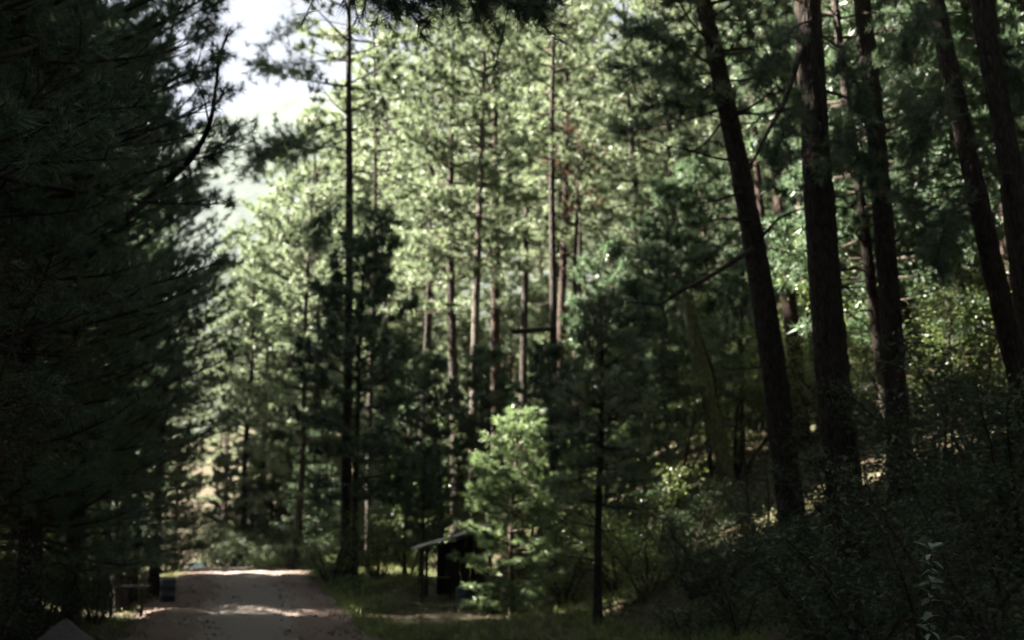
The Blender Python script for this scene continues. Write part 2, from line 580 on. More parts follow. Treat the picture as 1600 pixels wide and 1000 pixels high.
class Pine:
    """One kind of pine: its crown (limbs, twigs and needle bundles) as one mesh; the trunk is made per tree."""

    def __init__(self, seed, H, cb, Rc, gap=.6, per=4, dens=1.0, K=34, size=.22, bend=.25, needle='needle', droop=.0, flat=.5, width=.021, dead=8, twig_r=.012):
        self.seed, self.H, self.cb, self.bend = seed, H, cb, bend
        self.path = trunk_path(seed, H, bend)
        r = random.Random(seed)
        mb = MB()
        TP, TD = [], []
        h = cb
        az = r.uniform(0, 6.28)
        while h < H - .3:
            t = (h - cb) / (H - cb)
            prof = (.62 + .38 * math.sin(min(t * 2.6, math.pi / 2))) * (1 - t ** 2.2) ** .75 + .06
            for _ in range(per if r.random() < .7 else per - 1):
                az += 2.39996 + r.uniform(-.5, .5)
                L = Rc * prof * r.uniform(.5, 1.18)
                if L < .25:
                    continue
                el = math.radians(-8 + 48 * t + r.uniform(-12, 14) - droop)
                base = on_path(self.path, h + r.uniform(-.2, .2))
                n = 6
                pts = [base]
                d = np.array([math.cos(az) * math.cos(el), math.sin(az) * math.cos(el), math.sin(el)])
                step = L / (n - 1)
                for k in range(1, n):
                    d = unit(d + np.array([r.uniform(-.14, .14), r.uniform(-.14, .14), .13 * (k / n) + r.uniform(-.06, .08)]))
                    pts.append(pts[-1] + d * step)
                pts = np.array(pts)
                mb.tube(pts, np.linspace(.014 + .011 * L, .006, n), 4, 1, cap=False)
                # side twigs on the outer part
                nt = max(3, int(L * 3.5 * dens))
                for q in range(nt):
                    f = .34 + .66 * (q + r.random()) / nt
                    i0 = min(int(f * (n - 1)), n - 2)
                    fr = f * (n - 1) - i0
                    p = pts[i0] * (1 - fr) + pts[i0 + 1] * fr
                    dd = unit(pts[i0 + 1] - pts[i0])
                    sd = unit(np.cross(dd, [0, 0, 1])) * (1 if q % 2 else -1)
                    tl = (.26 + .24 * L * (1.05 - f)) * r.uniform(.5, 1.25)
                    td = unit(dd * r.uniform(.4, .9) + sd * r.uniform(.5, 1.0) + np.array([0, 0, r.uniform(-.12, .55) * flat * 2]))
                    e = p + td * tl + np.array([0, 0, .10 * tl])
                    mid = p + td * tl * .5
                    mb.tube(np.array([p, mid, e]), [twig_r, twig_r * .75, twig_r * .4], 3, 1, cap=False)
                    tdir = unit(td + np.array([0, 0, .45]))
                    m = max(1, int(tl / .3))
                    for a in range(m):
                        g = 1 - a * .3 / tl
                        TP.append(p + (e - p) * g + np.array([r.uniform(-.05, .05) for _ in range(3)]))
                        TD.append(unit(tdir + np.array([r.uniform(-.35, .35) for _ in range(3)])))
                TP.append(pts[-1]); TD.append(unit(d + np.array([0, 0, .4])))
            h += gap * r.uniform(.75, 1.3)
        TP.append(on_path(self.path, H)); TD.append(np.array([0, 0, 1.0]))
        # short dead stubs and twiggy snags below the living crown
        for _ in range(dead):
            hh = r.uniform(cb * .35, cb * 1.02)
            a = r.uniform(0, 6.28)
            L = r.uniform(.4, 1.6)
            b0 = on_path(self.path, hh)
            d = np.array([math.cos(a), math.sin(a), r.uniform(-.25, .25)])
            p1 = b0 + d * L * .5
            p2 = p1 + (d + np.array([r.uniform(-.3, .3), r.uniform(-.3, .3), r.uniform(-.2, .35)])) * L * .5
            mb.tube(np.array([b0, p1, p2]), [.022, .014, .005], 4, 1, cap=False)
        TP, TD = np.array(TP), np.array(TD)
        self.n = len(TP)
        tufts(mb, TP, TD, rng.uniform(.8, 1.2, len(TP)) * size, K, width)
        self.crown = mb.mesh("pine_crown", [M[needle], M['twig']], smooth=False)
        self.trunks = {}

    def plated_trunk(self, rad, bark):
        """A near trunk: bark plates standing proud of the cracks between them, and root flares."""
        rr = np.random.default_rng(int(rad * 1000) + self.seed)
        h = np.concatenate([np.arange(-.3, 13.5, .075), np.linspace(13.8, self.H, 10)])
        P = np.array([on_path(self.path, x) for x in h])
        t = np.clip(h / self.H, 0, 1)
        base = rad * (1 - t) ** .62 * (.96 - .1 * t) + .012 + rad * .45 * np.exp(-np.maximum(h, 0) / .28)
        segs, ncol = 48, 11
        th = np.arange(segs) / segs
        edges = np.cumsum(rr.uniform(.14, .42, 140)) - .5
        row = np.searchsorted(edges, h)
        cell = rr.uniform(-.035, .05, (160, ncol))
        shift = rr.random(160)
        u = (th[None] + .03 * np.sin(h[:, None] * 3.1) + shift[row][:, None] * .35) * ncol
        col = np.floor(u).astype(int) % ncol
        edge_u = np.minimum(u % 1, 1 - u % 1)
        near_e = np.minimum(np.abs(h - edges[np.clip(row, 0, 139)]), np.abs(h - edges[np.clip(row - 1, 0, 139)]))[:, None]
        disp = cell[row[:, None], col] - .055 * np.exp(-(edge_u / .13) ** 2) - .03 * np.exp(-(near_e / .05) ** 2) + rr.normal(0, .006, (len(h), segs))
        disp *= np.where(h < 13.6, 1, 0)[:, None]
        flare = .30 * np.exp(-np.maximum(h, 0) / .35)[:, None] * np.cos(5 * 2 * np.pi * th + 1.3 * rr.random())[None]
        r2 = base[:, None] * (1 + disp + flare)
        a_ = 2 * np.pi * th
        V = np.stack([P[:, :1] + r2 * np.cos(a_), P[:, 1:2] + r2 * np.sin(a_), np.repeat(P[:, 2:3], segs, 1)], -1)
        i = np.arange(len(h) - 1)[:, None] * segs
        j = np.arange(segs)[None]
        k = (j + 1) % segs
        return MB().add(V.reshape(-1, 3), np.stack([i + j, i + k, i + segs + k, i + segs + j], -1).reshape(-1, 4)).mesh("pine_trunk", M[bark])

    def trunk(self, rad, bark='bark', near=False):
        if near:
            return self.plated_trunk(rad, bark)
        key = (round(rad, 3), bark)
        if key not in self.trunks:
            h = np.concatenate([[-.3, 0, .12, .3, .6, 1.0], np.linspace(1.7, self.H, 22)])
            P = np.array([on_path(self.path, x) for x in h])
            t = np.clip(h / self.H, 0, 1)
            r_ = rad * (1 - t) ** .62 * (.96 - .1 * t) + .012 + rad * .55 * np.exp(-np.maximum(h, 0) / .28)
            self.trunks[key] = MB().tube(P, r_, 14, 0, True, rough=.07).mesh("pine_trunk", M[bark])
        return self.trunks[key]


def plant_pine(kind, x, y, rad=.2, scale=1.0, rotz=None, lean=(0, 0), bark='bark', label=None, group=None, crown_mat=None, name="pine_tree", crown=True, near=False):
    rz = random.uniform(0, 6.28) if rotz is None else rotz
    root = empty(name, (x, y, gz(x, y) - .05), (0, 0, 0), scale)
    # lean is in world axes: degrees towards +x and towards +y
    e = Euler((-R(lean[1]), R(lean[0]), 0)).to_quaternion() @ Euler((0, 0, rz)).to_quaternion()
    root.rotation_euler = e.to_euler()
    tag(root, label, "tree", group)
    link("trunk", kind.trunk(rad / scale, bark, near), root)
    if crown:
        c = link("crown", kind.crown, root)
        c["kind"] = "stuff"
        if crown_mat:
            c.material_slots[0].link = 'OBJECT'
            c.material_slots[0].material = M[crown_mat]
    return root


def leaf_cloud(mb, P, D, size, mi=0, fold=.25):
    """Pointed leaves folded a little along the midrib (four corners, two faces)."""
    n = len(P)
    d = unit(D)
    up = unit(np.cross(d, unit(rng.normal(size=(n, 3)))))
    side = np.cross(d, up)
    s = size[:, None]
    a = P
    b = P + d * s * .45 + side * s * .24 + up * s * fold * .25
    c = P + d * s
    e = P + d * s * .45 - side * s * .24 + up * s * fold * .25
    V = np.stack([a, b, c, e], 1).reshape(-1, 3)
    k = np.arange(n)[:, None] * 4
    mb.add(V, np.concatenate([k + np.array([[0, 1, 2]]), k + np.array([[0, 2, 3]])]), mi)


class Shrub:
    def __init__(self, seed, H, Rc, stems=6, twigs=26, leaves=14, size=.07, mat_='leaf', low=.15, arch=.5):
        r = random.Random(seed)
        wood, fol = MB(), MB()
        LP, LD = [], []
        for s in range(stems):
            az = s * 6.283 / stems + r.uniform(-.5, .5)
            L = H * r.uniform(.7, 1.05)
            d = unit(np.array([math.cos(az) * .45, math.sin(az) * .45, 1.0]))
            pts = [np.array([math.cos(az) * .08, math.sin(az) * .08, -.15])]
            n = 8
            for k in range(1, n):
                d = unit(d + np.array([math.cos(az) * arch * .25 * Rc / H + r.uniform(-.18, .18), math.sin(az) * arch * .25 * Rc / H + r.uniform(-.18, .18), r.uniform(-.1, .1)]))
                pts.append(pts[-1] + d * L / (n - 1))
            pts = np.array(pts)
            wood.tube(pts, np.linspace(.012 + .010 * H, .005, n), 6, 0, cap=False)
            for q in range(twigs):
                f = low + (1 - low) * (q + r.random()) / twigs
                i0 = min(int(f * (n - 1)), n - 2)
                fr = f * (n - 1) - i0
                p = pts[i0] * (1 - fr) + pts[i0 + 1] * fr
                a = r.uniform(0, 6.28)
                td = unit(np.array([math.cos(a), math.sin(a), r.uniform(-.2, .6)]))
                tl = Rc * r.uniform(.25, .75) * (1.1 - .55 * f)
                e = p + td * tl + np.array([0, 0, -.1 * tl])
                wood.tube(np.array([p, (p + e) / 2 + np.array([0, 0, .06 * tl]), e]), [.008, .006, .003], 3, 0, cap=False)
                for g in range(leaves):
                    w = .25 + .75 * (g + r.random()) / leaves
                    LP.append(p + (e - p) * w + np.array([r.gauss(0, .06), r.gauss(0, .06), r.gauss(0, .06)]) * (1 + tl))
                    LD.append(unit(td * .6 + np.array([r.uniform(-1, 1), r.uniform(-1, 1), r.uniform(-.8, .5)])))
        LP = np.array(LP)
        leaf_cloud(fol, LP, np.array(LD), rng.uniform(.65, 1.25, len(LP)) * size)
        self.wood = wood.mesh("shrub_stem", M['twig'])
        self.leaf = fol.mesh("shrub_foliage", M[mat_], smooth=False)


def plant_shrub(kind, x, y, scale=1.0, label=None, group=None, name="shrub", rotz=None, lift=0.0, leaf_mat=None, cat="shrub"):
    o = empty(name, (x, y, gz(x, y) + lift), (0, 0, random.uniform(0, 6.28) if rotz is None else rotz), scale)
    tag(o, label, cat, group)
    w = link("stem", kind.wood, o)
    w["kind"] = "stuff"
    f = link("foliage", kind.leaf, o)
    f["kind"] = "stuff"
    if leaf_mat:
        f.material_slots[0].link = 'OBJECT'
        f.material_slots[0].material = M[leaf_mat]
    return o


# kinds of tree ----------------------------------------------------
CL = dict(K=38, width=.050, size=.27)     # full round needle bundles
TALL = [Pine(11, 25, 12.0, 3.5, .72, 5, .95, **CL), Pine(12, 26, 13.0, 3.2, .74, 5, .95, **CL), Pine(13, 23, 10.5, 3.8, .72, 5, .95, **CL)]
FULL = [Pine(21, 22, 5.5, 3.7, .76, 5, .95, **CL), Pine(22, 20, 4.0, 3.5, .74, 5, .95, **CL), Pine(23, 24, 7.0, 3.6, .76, 5, .95, **CL)]
THIN = [Pine(31, 27, 15.5, 3.3, .95, 4, .9, bend=.18, dead=14, **CL), Pine(32, 24, 13.0, 2.6, .8, 4, 1.0, dead=16, **CL)]
NEAR = [Pine(43, 21, 2.0, 3.8, .54, 6, 1.7, K=54, width=.010, size=.18), Pine(44, 19, 1.6, 3.7, .52, 6, 1.7, K=54, width=.010, size=.18)]
DENSE = [Pine(45, 25, 3.0, 4.2, .56, 6, 1.7, size=.30, width=.06, K=20), Pine(46, 23, 3.4, 4.0, .55, 6, 1.7, size=.30, width=.06, K=20)]
YOUNG = [Pine(51, 8.6, .7, 1.9, .36, 6, 2.0, K=40, size=.22, width=.024, bend=.12, dead=0), Pine(52, 8.2, 3.2, 1.6, .40, 5, 1.8, K=30, size=.23, width=.030, bend=.12, dead=5)]
MID = [Pine(55, 10.5, 1.6, 2.2, .45, 5, 1.2, bend=.15, dead=0, **CL), Pine(56, 9.0, 2.2, 1.9, .45, 5, 1.2, bend=.15, dead=2, **CL)]
BUSH = [Shrub(61, 2.4, 1.3, 7, 24, 18, .085), Shrub(62, 3.6, 1.6, 8, 28, 20, .09), Shrub(63, 1.3, .8, 7, 16, 14, .07)]
SMALLTREE = [Shrub(71, 6.5, 2.2, 6, 60, 22, .095, low=.2), Shrub(72, 5.0, 2.0, 6, 50, 22, .09, low=.18)]
FINE = [Shrub(81, 6.0, 2.2, 7, 70, 40, .06, 'leaf_brown', low=.1, arch=.15), Shrub(82, 7.5, 2.4, 7, 80, 40, .06, 'leaf_brown', low=.12, arch=.15)]

# ------------------------------------------------------------------ the trees one can tell apart
from mathutils import Matrix


def px_x(px, py, d):
    return at(px, py, d).x


def hero(px, py, d, kind, rad, lean=0.0, bark='bark', label="", scale=1.0, rotz=None, crown=True, crown_mat=None, lean_y=0.0, name="pine_tree"):
    p = at(px, py, d)
    x = p.x
    for _ in range(3):                      # walk the leaning trunk down to its foot
        x = p.x - math.tan(R(lean)) * (p.z - gz(x, d))
    occupied.append((x, d))
    return plant_pine(kind, x, d, rad, scale, rotz, (lean, lean_y), bark, label, None, crown_mat, name, crown, near=d < 32 and rad > .15)


def limb(root, pts, r0, r1, material, name="branch", segs=7, label=None):
    """A separate branch of a tree given by (px, py, distance) stations."""
    mw = Matrix.LocRotScale(root.location, root.rotation_euler, root.scale).inverted()
    w = [mw @ at(*p) for p in pts]
    P = np.array([list(v) for v in w])
    t = np.linspace(0, 1, len(P))
    tt = np.linspace(0, 1, len(P) * 4)
    Q_ = np.stack([np.interp(tt, t, P[:, k]) for k in range(3)], -1)
    for _ in range(2):
        Q_[1:-1] = (Q_[:-2] + Q_[1:-1] * 2 + Q_[2:]) / 4
    o = MB().tube(Q_, np.linspace(r0, r1, len(Q_)) / root.scale[0], segs, 0, True, rough=.15).build(name, material, root)
    if label:
        o["label"] = label
    return o


def spray(root, pts, needle='needle', r0=.02, n=26, size=.25, K=18, name="needle_branch", width=.022, ln=.5):
    """A living side branch: wood plus needle bundles, as one part."""
    mw = Matrix.LocRotScale(root.location, root.rotation_euler, root.scale).inverted()
    P = np.array([list(mw @ at(*p)) for p in pts])
    t = np.linspace(0, 1, len(P))
    mb = MB()
    mb.tube(P, np.linspace(r0, .006, len(P)), 5, 1, cap=False)
    TP, TD = [], []
    for k in range(n):
        f = .3 + .7 * (k + random.random()) / n
        p = np.array([np.interp(f, t, P[:, c]) for c in range(3)])
        q = np.array([np.interp(min(f + .05, 1.0), t, P[:, c]) for c in range(3)]) - np.array([np.interp(f - .05, t, P[:, c]) for c in range(3)])
        d = unit(unit(q) * .7 + rng.normal(size=3) * .6)
        e = p + d * random.uniform(.3, 1.0) * ln
        mb.tube(np.array([p, (p + e) / 2, e]), [.008, .006, .004], 3, 1, cap=False)
        for g in (1.0, .6):
            TP.append(p + (e - p) * g)
            TD.append(unit(d + np.array([0, 0, .3])))
    tufts(mb, np.array(TP), np.array(TD), np.full(len(TP), size), K, width)
    o = mb.build(name, [M[needle], M['twig']], root, smooth=False)
    o["kind"] = "stuff"
    return o


occupied = []
mast = hero(545, 600, 48, THIN[0], .185, 0, 'bark', "tall slim dark pine at the road edge, its bare mast crossing the sky gap", rotz=.6)
limb(mast, [(545, 238, 48), (515, 228, 47.6), (490, 232, 47.3), (468, 252, 47)], .035, .01, M['twig'])
limb(mast, [(545, 185, 48), (500, 200, 47.5), (440, 232, 47), (385, 262, 46.5)], .03, .008, M['twig'])
limb(mast, [(545, 90, 48), (490, 96, 47.6), (440, 104, 47.2), (405, 98, 47)], .03, .008, M['twig'])
spray(mast, [(545, 185, 48), (480, 205, 46.6), (430, 232, 45.8), (385, 262, 45)], 'needle', n=90, ln=1.3)
spray(mast, [(545, 250, 48), (490, 235, 46.8), (450, 225, 46), (410, 240, 45.5)], 'needle_blue', n=90, ln=1.2)
spray(mast, [(545, 300, 48), (520, 320, 46.6), (500, 350, 46), (490, 380, 45.6)], 'needle_blue', n=80, ln=1.0)
spray(mast, [(545, 310, 48), (560, 320, 46.6), (585, 335, 46), (605, 345, 45.6)], 'needle_blue', n=70, ln=1.0)
spray(mast, [(545, 95, 48), (490, 96, 47.2), (440, 104, 46.6), (400, 100, 46)], 'needle', n=55, ln=1.0)
spray(mast, [(545, 40, 48), (500, 30, 47.2), (455, 40, 46.6), (425, 70, 46.2)], 'needle', n=30, ln=1.0)
foot = hero(560, 620, 46.2, MID[1], .10, 0, 'bark', "dark bushy pine crowding the bare mast pine from the right", scale=1.3, crown_mat='needle_blue')
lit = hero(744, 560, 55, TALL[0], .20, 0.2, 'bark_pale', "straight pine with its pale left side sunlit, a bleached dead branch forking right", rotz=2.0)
limb(lit, [(743, 413, 55), (775, 390, 54.6), (802, 358, 54.3), (825, 345, 54.2), (848, 328, 54)], .055, .015, M['dead_wood'], label="bleached bare dead branch reaching right")
limb(lit, [(776, 388, 54.6), (784, 352, 54.5), (787, 318, 54.4)], .035, .01, M['dead_wood'])
limb(lit, [(785, 350, 54.5), (800, 336, 54.4), (812, 330, 54.3)], .02, .007, M['dead_wood'])
limb(lit, [(744, 430, 55), (752, 415, 54.8), (770, 398, 54.5)], .02, .008, M['dead_wood'])
red = hero(778, 480, 58, TALL[1], .23, -.6, 'bark_red', "reddish dark pine trunk just right of the pale sunlit pine")
hero(714, 560, 56, TALL[2], .25, 0, 'bark', "thick dark pine just left of the pale sunlit pine")
hero(655, 580, 64, TALL[1], .17, 0, 'bark', "left trunk of a close pair of thin dark pines")
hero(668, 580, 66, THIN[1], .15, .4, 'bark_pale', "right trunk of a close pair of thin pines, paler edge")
hero(584, 520, 54, THIN[1], .12, .5, 'bark', "thin dark pine just right of the bare mast pine")
hero(600, 620, 68, TALL[0], .17, -.3, 'bark', "slim pine behind the thin one beside the bare mast")
hero(466, 680, 60, FULL[1], .15, .3, 'bark', "pine with drooping crown standing where the dirt road bends", scale=.82)
hero(822, 400, 63, TALL[0], .20, .2, 'bark', "dark straight pine behind the bleached dead branch")
hero(876, 430, 60, TALL[2], .22, -.5, 'bark_red', "pine in dark shade below a patch of rust coloured needles")
rust = hero(893, 430, 57, Pine(91, 15.5, 12.2, 1.5, .6, 3, .8, dead=18, needle='needle_dry'), .15, .4, 'bark_red', "dying pine with rust brown needles among the bright green crowns")
snagtree = hero(862, 560, 50, THIN[1], .16, 0, 'bark', "slim dark pine with a broken horizontal stub pointing left")
limb(snagtree, [(862, 514, 50), (835, 516, 49.6), (801, 518, 49.3)], .10, .085, M['bark'], "broken_branch")
young = hero(800, 800, 34, YOUNG[0], .055, 0, 'twig', "bushy young pine with bright sunlit needles right of the small shelter", rotz=1.0, scale=.60, name="young_pine_tree", crown_mat='needle_young')
young.scale = (.80, .80, .57)
thinpine = hero(933, 780, 30, YOUNG[1], .085, .4, 'bark', "slender young pine with a black bare stem at the grass edge", scale=.84, name="young_pine_tree")
# shaded young pines that fill the foot of the wood
for px, d, sc, lab in [(352, 72, .55, "low dark young pine left of centre at the road's far end"), (388, 70, .6, "dark young pine at the far end of the dirt road"), (428, 70, .65, "dark young pine right of the far end of the dirt road"), (470, 67, .6, "dark young pine beside the trunk at the road bend"), (508, 64, .6, "dark young pine behind the mast pine's foot, on its left"), (600, 60, .7, "dark young pine behind the mast pine's foot, on its right"), (655, 47, .5, "low dark young pine left of the shelter's eave"),
                       (865, 44, .78, "shaded young pine between the bushy and the slender young pine"), (905, 40, .62, "small shaded young pine left of the slender black stem"), (985, 43, .85, "shaded young pine right of the slender black stem"),
                       (1050, 46, 1.0, "shaded young pine left of the mossy snag"), (1112, 47, 1.05, "shaded young pine behind the mossy snag"), (945, 51, 1.1, "taller shaded young pine behind the slender black stem"),
                       (690, 51, .75, "shaded young pine behind the shelter roof"), (632, 52, .8, "shaded young pine left of the shelter, among thin trunks"), (765, 50, .9, "shaded young pine behind the top of the bushy sunlit one"),
                       (1010, 37, .5, "low shaded young pine on the bank left of the snag"), (1165, 41, .75, "shaded young pine just left of the leaning pine")]:
    x = px_x(px, 860, d)
    occupied.append((x, d))
    plant_pine(MID[int(px) % 2], x, d, .07, sc, None, (random.uniform(-2, 2), 0), 'twig', lab, None, 'needle_blue', "young_pine_tree")
# the right foreground trunks
lean = hero(1180, 450, 28, TALL[2], .29, -7.2, 'bark', "big dark pine leaning left, its crown in front of the bright foliage", rotz=4.0, scale=.88)
limb(lean, [(1178, 388, 28), (1150, 405, 27.6), (1110, 432, 27.2), (1062, 455, 26.8), (1030, 478, 26.6), (985, 470, 26.4), (955, 482, 26.2)], .06, .01, M['twig'], label="long bare branch sweeping down to the left")
limb(lean, [(1148, 252, 28), (1110, 245, 27.6), (1075, 234, 27.4), (1036, 227, 27.2)], .03, .01, M['twig'])
limb(lean, [(1160, 300, 28), (1125, 312, 27.6), (1090, 318, 27.3), (1055, 316, 27)], .03, .008, M['twig'])
limb(lean, [(1168, 345, 28), (1130, 340, 27.6), (1085, 352, 27.3), (1040, 330, 27)], .025, .006, M['twig'])
limb(lean, [(1190, 372, 28), (1215, 342, 27.7), (1245, 328, 27.5), (1282, 322, 27.4)], .035, .01, M['twig'])
spray(lean, [(1132, 150, 28), (1090, 125, 27.2), (1040, 110, 26.6), (965, 98, 26)], 'needle_blue', n=52, ln=.8)
spray(lean, [(1128, 110, 28), (1080, 80, 27.2), (1030, 60, 26.6), (985, 40, 26.2)], 'needle_blue', n=44, ln=.8)
spray(lean, [(1140, 190, 28), (1100, 175, 27.2), (1060, 160, 26.8), (1010, 165, 26.4)], 'needle_blue', n=36, ln=.6)
big = hero(1300, 450, 25, TALL[0], .34, -2.4, 'bark', "thickest dark pine trunk in the right half, straight, in deep shade", rotz=1.3)
limb(big, [(1262, 40, 25), (1245, 100, 24.6), (1222, 170, 24.2), (1200, 205, 24), (1172, 262, 23.8)], .07, .02, M['bark'], label="dark limb hanging down left of the thick trunk")
limb(big, [(1270, 150, 25), (1235, 170, 24.7), (1195, 178, 24.4), (1165, 205, 24.2)], .035, .01, M['twig'])
for q in ([(1275, 120, 25), (1250, 150, 23.6), (1225, 200, 22.8), (1210, 250, 22.4)], [(1280, 60, 25), (1310, 80, 23.4), (1340, 130, 22.8), (1350, 180, 22.5)],
          [(1285, 210, 25), (1315, 215, 23.6), (1345, 240, 23), (1370, 290, 22.6)], [(1270, 30, 25), (1245, 40, 23.8), (1215, 70, 23), (1190, 120, 22.6)]):
    spray(big, q, 'needle_blue', n=44, ln=.5, K=34, width=.012, size=.2)
side = hero(1374, 400, 27, TALL[1], .23, -3.0, 'bark', "dark pine right of the thickest trunk, crossed by dark needle sprays")
for q in ([(1355, 90, 27), (1385, 110, 25.6), (1420, 160, 24.8), (1440, 220, 24.4)], [(1360, 200, 27), (1330, 190, 25.6), (1310, 210, 25), (1295, 260, 24.6)], [(1365, 300, 27), (1400, 300, 25.8), (1435, 330, 25), (1460, 390, 24.6)],
          [(1350, 20, 27), (1390, 20, 25.6), (1440, 40, 24.8), (1480, 90, 24.4)]):
    spray(side, q, 'needle_blue', n=44, ln=.55, K=34, width=.012, size=.2)
hero(1240, 520, 44, THIN[1], .26, -3.4, 'bark_red', "reddish pine between the leaning pine and the thickest trunk")
hero(1216, 500, 50, TALL[2], .17, -3.6, 'bark_red', "thin sunlit reddish pine close behind the leaning pine")
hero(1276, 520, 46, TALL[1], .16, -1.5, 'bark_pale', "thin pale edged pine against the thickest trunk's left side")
hero(1425, 560, 40, TALL[2], .22, -3.0, 'bark', "dark pine standing between the needle crossed pine and the slanting trunks")
slant = hero(1535, 300, 24, THIN[1], .20, -9.0, 'bark', "slanting dark pine near the right edge, needle sprays hanging before it")
for q in ([(1515, 150, 24), (1480, 150, 22.8), (1450, 180, 22.2), (1430, 230, 22)], [(1525, 230, 24), (1560, 220, 22.8), (1590, 250, 22.2), (1610, 300, 22)], [(1505, 60, 24), (1545, 60, 22.8), (1575, 90, 22.2), (1600, 140, 22)],
          [(1535, 310, 24), (1500, 320, 22.8), (1475, 360, 22.2), (1460, 420, 22)], [(1500, 20, 24), (1465, 20, 22.8), (1430, 40, 22.2), (1405, 80, 22)]):
    spray(slant, q, 'needle_blue', n=44, ln=.55, K=34, width=.012, size=.2)
hero(1572, 330, 30, TALL[1], .22, -6.0, 'bark', "dark pine behind the slanting trunk near the right edge")
hero(1610, 420, 22, THIN[0], .20, -7.0, 'bark', "rightmost slanting pine, cut by the right edge of the picture")
hero(1500, 420, 36, THIN[1], .16, -7.0, 'bark_red', "thin slanting reddish pine left of the slanting dark pine")
# broken mossy snag with two prongs
sx = px_x(1120, 680, 38)
snag = empty("dead_snag", (sx + .2, 38, gz(sx, 38) - .1))
tag(snag, "broken mossy snag with two short prongs left of the leaning pine", "dead tree")
limb(snag, [(1150, 830, 38), (1128, 700, 38), (1098, 590, 38), (1078, 500, 38), (1066, 452, 38)], .24, .12, M['mossy'], "trunk", 12)
limb(snag, [(1082, 520, 38), (1080, 490, 38.2), (1076, 452, 38.3)], .10, .07, M['mossy'], "prong", 9)
occupied.append((sx, 38))

# ------------------------------------------------------------------ the dark stand on the left
front = [(240, 42, NEAR[1], .16, .76, "dark low branched pine nearest the road bend on the left"),
         (205, 40, NEAR[0], .15, .78, "dark pine trunk behind the weathered stake left of the road"),
         (184, 36.5, NEAR[0], .17, .6, "dark pine standing over the plank table left of the road"),
         (112, 30, NEAR[0], .2, .84, "big dark pine behind the dirt heap on the left"),
         (48, 26, NEAR[1], .22, 1.15, "dark pine at the far left just past the dirt heap"),
         (-60, 21, NEAR[0], .22, 1.1, "dark pine at the left edge, its branches reaching into the picture")]
front_trees = []
for px, d, kind, rad, sc, lab in front:
    x = px_x(px, 920, d)
    occupied.append((x, d))
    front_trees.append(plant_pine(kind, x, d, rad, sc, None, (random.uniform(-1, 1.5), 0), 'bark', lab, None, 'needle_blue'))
limb(front_trees[3], [(118, 420, 30), (180, 360, 27), (245, 296, 24), (298, 252, 22), (327, 200, 21.5), (336, 150, 21.2), (342, 90, 21), (360, 42, 20.8)], .075, .012, M['twig'], label="bare crooked branch silhouetted against the sky")
limb(front_trees[3], [(327, 195, 21.5), (318, 150, 21.4), (300, 120, 21.3)], .02, .006, M['twig'])
limb(front_trees[3], [(300, 250, 22), (345, 240, 21.8), (400, 218, 21.6)], .016, .004, M['twig'])
spray(front_trees[3], [(250, 300, 23), (300, 270, 22.4), (335, 235, 22), (368, 200, 21.7)], 'needle_blue', n=34, ln=.5, K=36, width=.010, size=.22)
spray(front_trees[3], [(250, 200, 24), (300, 150, 23.4), (330, 110, 23), (352, 60, 22.6)], 'needle_blue', n=24, ln=.5, K=36, width=.010, size=.22)
spray(front_trees[3], [(230, 90, 24), (290, 60, 23.4), (325, 25, 23), (340, 5, 22.6)], 'needle_blue', n=30, ln=.6, K=36, width=.010, size=.22)
# a long bough of the nearest left pine that dips into the top of the picture
spray(front_trees[5], [(-60, -420, 20), (250, -170, 17), (480, -60, 15), (650, -10, 14.5), (840, 8, 14)], 'needle_blue', r0=.06, n=190, ln=.7, K=44, width=.007, size=.2)
limb(front_trees[5], [(-60, -420, 20), (250, -170, 17), (480, -60, 15), (650, -10, 14.5), (840, 8, 14)], .07, .012, M['twig'])


def far_enough(x, y, r):
    return all((x - a) ** 2 + (y - b) ** 2 > r * r for a, b in occupied)


def scatter(n, xf, yr, r, ok):
    out = []
    for _ in range(n * 60):
        y = random.uniform(*yr)
        x = xf(y)
        if ok(x, y) and far_enough(x, y, r):
            occupied.append((x, y))
            out.append((x, y))
            if len(out) >= n:
                break
    return out


# places the sun reaches in the photograph: (x, y, z, clearance); trees are left out of the stand along those lines to let sun in
BEAMS = [(0, 34.4, 3.0, 3.9), (0, 34.4, 6.0, 3.7), (-10, 56, .8, 3.0), (-1.4, 55, 9, 2.2), (-11.3, 66, 6, 2.4)]


def in_gap(x, y):
    for bx_, by_, bz_, r in BEAMS:
        L = (x - bx_) * -math.sin(SUN_LEFT) + (y - by_) * math.cos(SUN_LEFT)
        off = abs((x - bx_) * math.cos(SUN_LEFT) + (y - by_) * math.sin(SUN_LEFT))
        if L > 0 and off < r and bz_ + L * math.tan(SUN_EL) < 28:
            return True
    return False


side_of = lambda x, y: float((x - road_x(y)) * .984)
random.seed(101)
for x, y in scatter(112, lambda y: float(road_x(y)) - random.uniform(5.2, 28), (2, 100), 2.8, lambda x, y: not in_gap(x, y)):
    near = side_of(x, y) > -12
    k = random.choice(NEAR if y < 36 and 800 + 2222 * (x + 5.5) / y > -20 else DENSE if y < 50 else DENSE + FULL)
    plant_pine(k, x, y, random.uniform(.15, .24), random.uniform(1.32, 1.55) if k in NEAR else random.uniform(1.05, 1.25) if y < 33 or 40 < y < 49 else random.uniform(.84, 1.0), None, (random.uniform(-2, 2), random.uniform(-2, 2)), 'bark',
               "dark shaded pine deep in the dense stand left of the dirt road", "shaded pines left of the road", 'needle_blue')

# ------------------------------------------------------------------ the wood behind, on the hillside
def cap(px):
    return float(np.interp(px, [250, 340, 400, 460, 530, 590, 640], [330, 330, 285, 235, 170, 60, -400]))


def frame_x(lo, hi):
    return lambda y: random.uniform((lo - 800) / 2222 * y, (hi - 800) / 2222 * y)


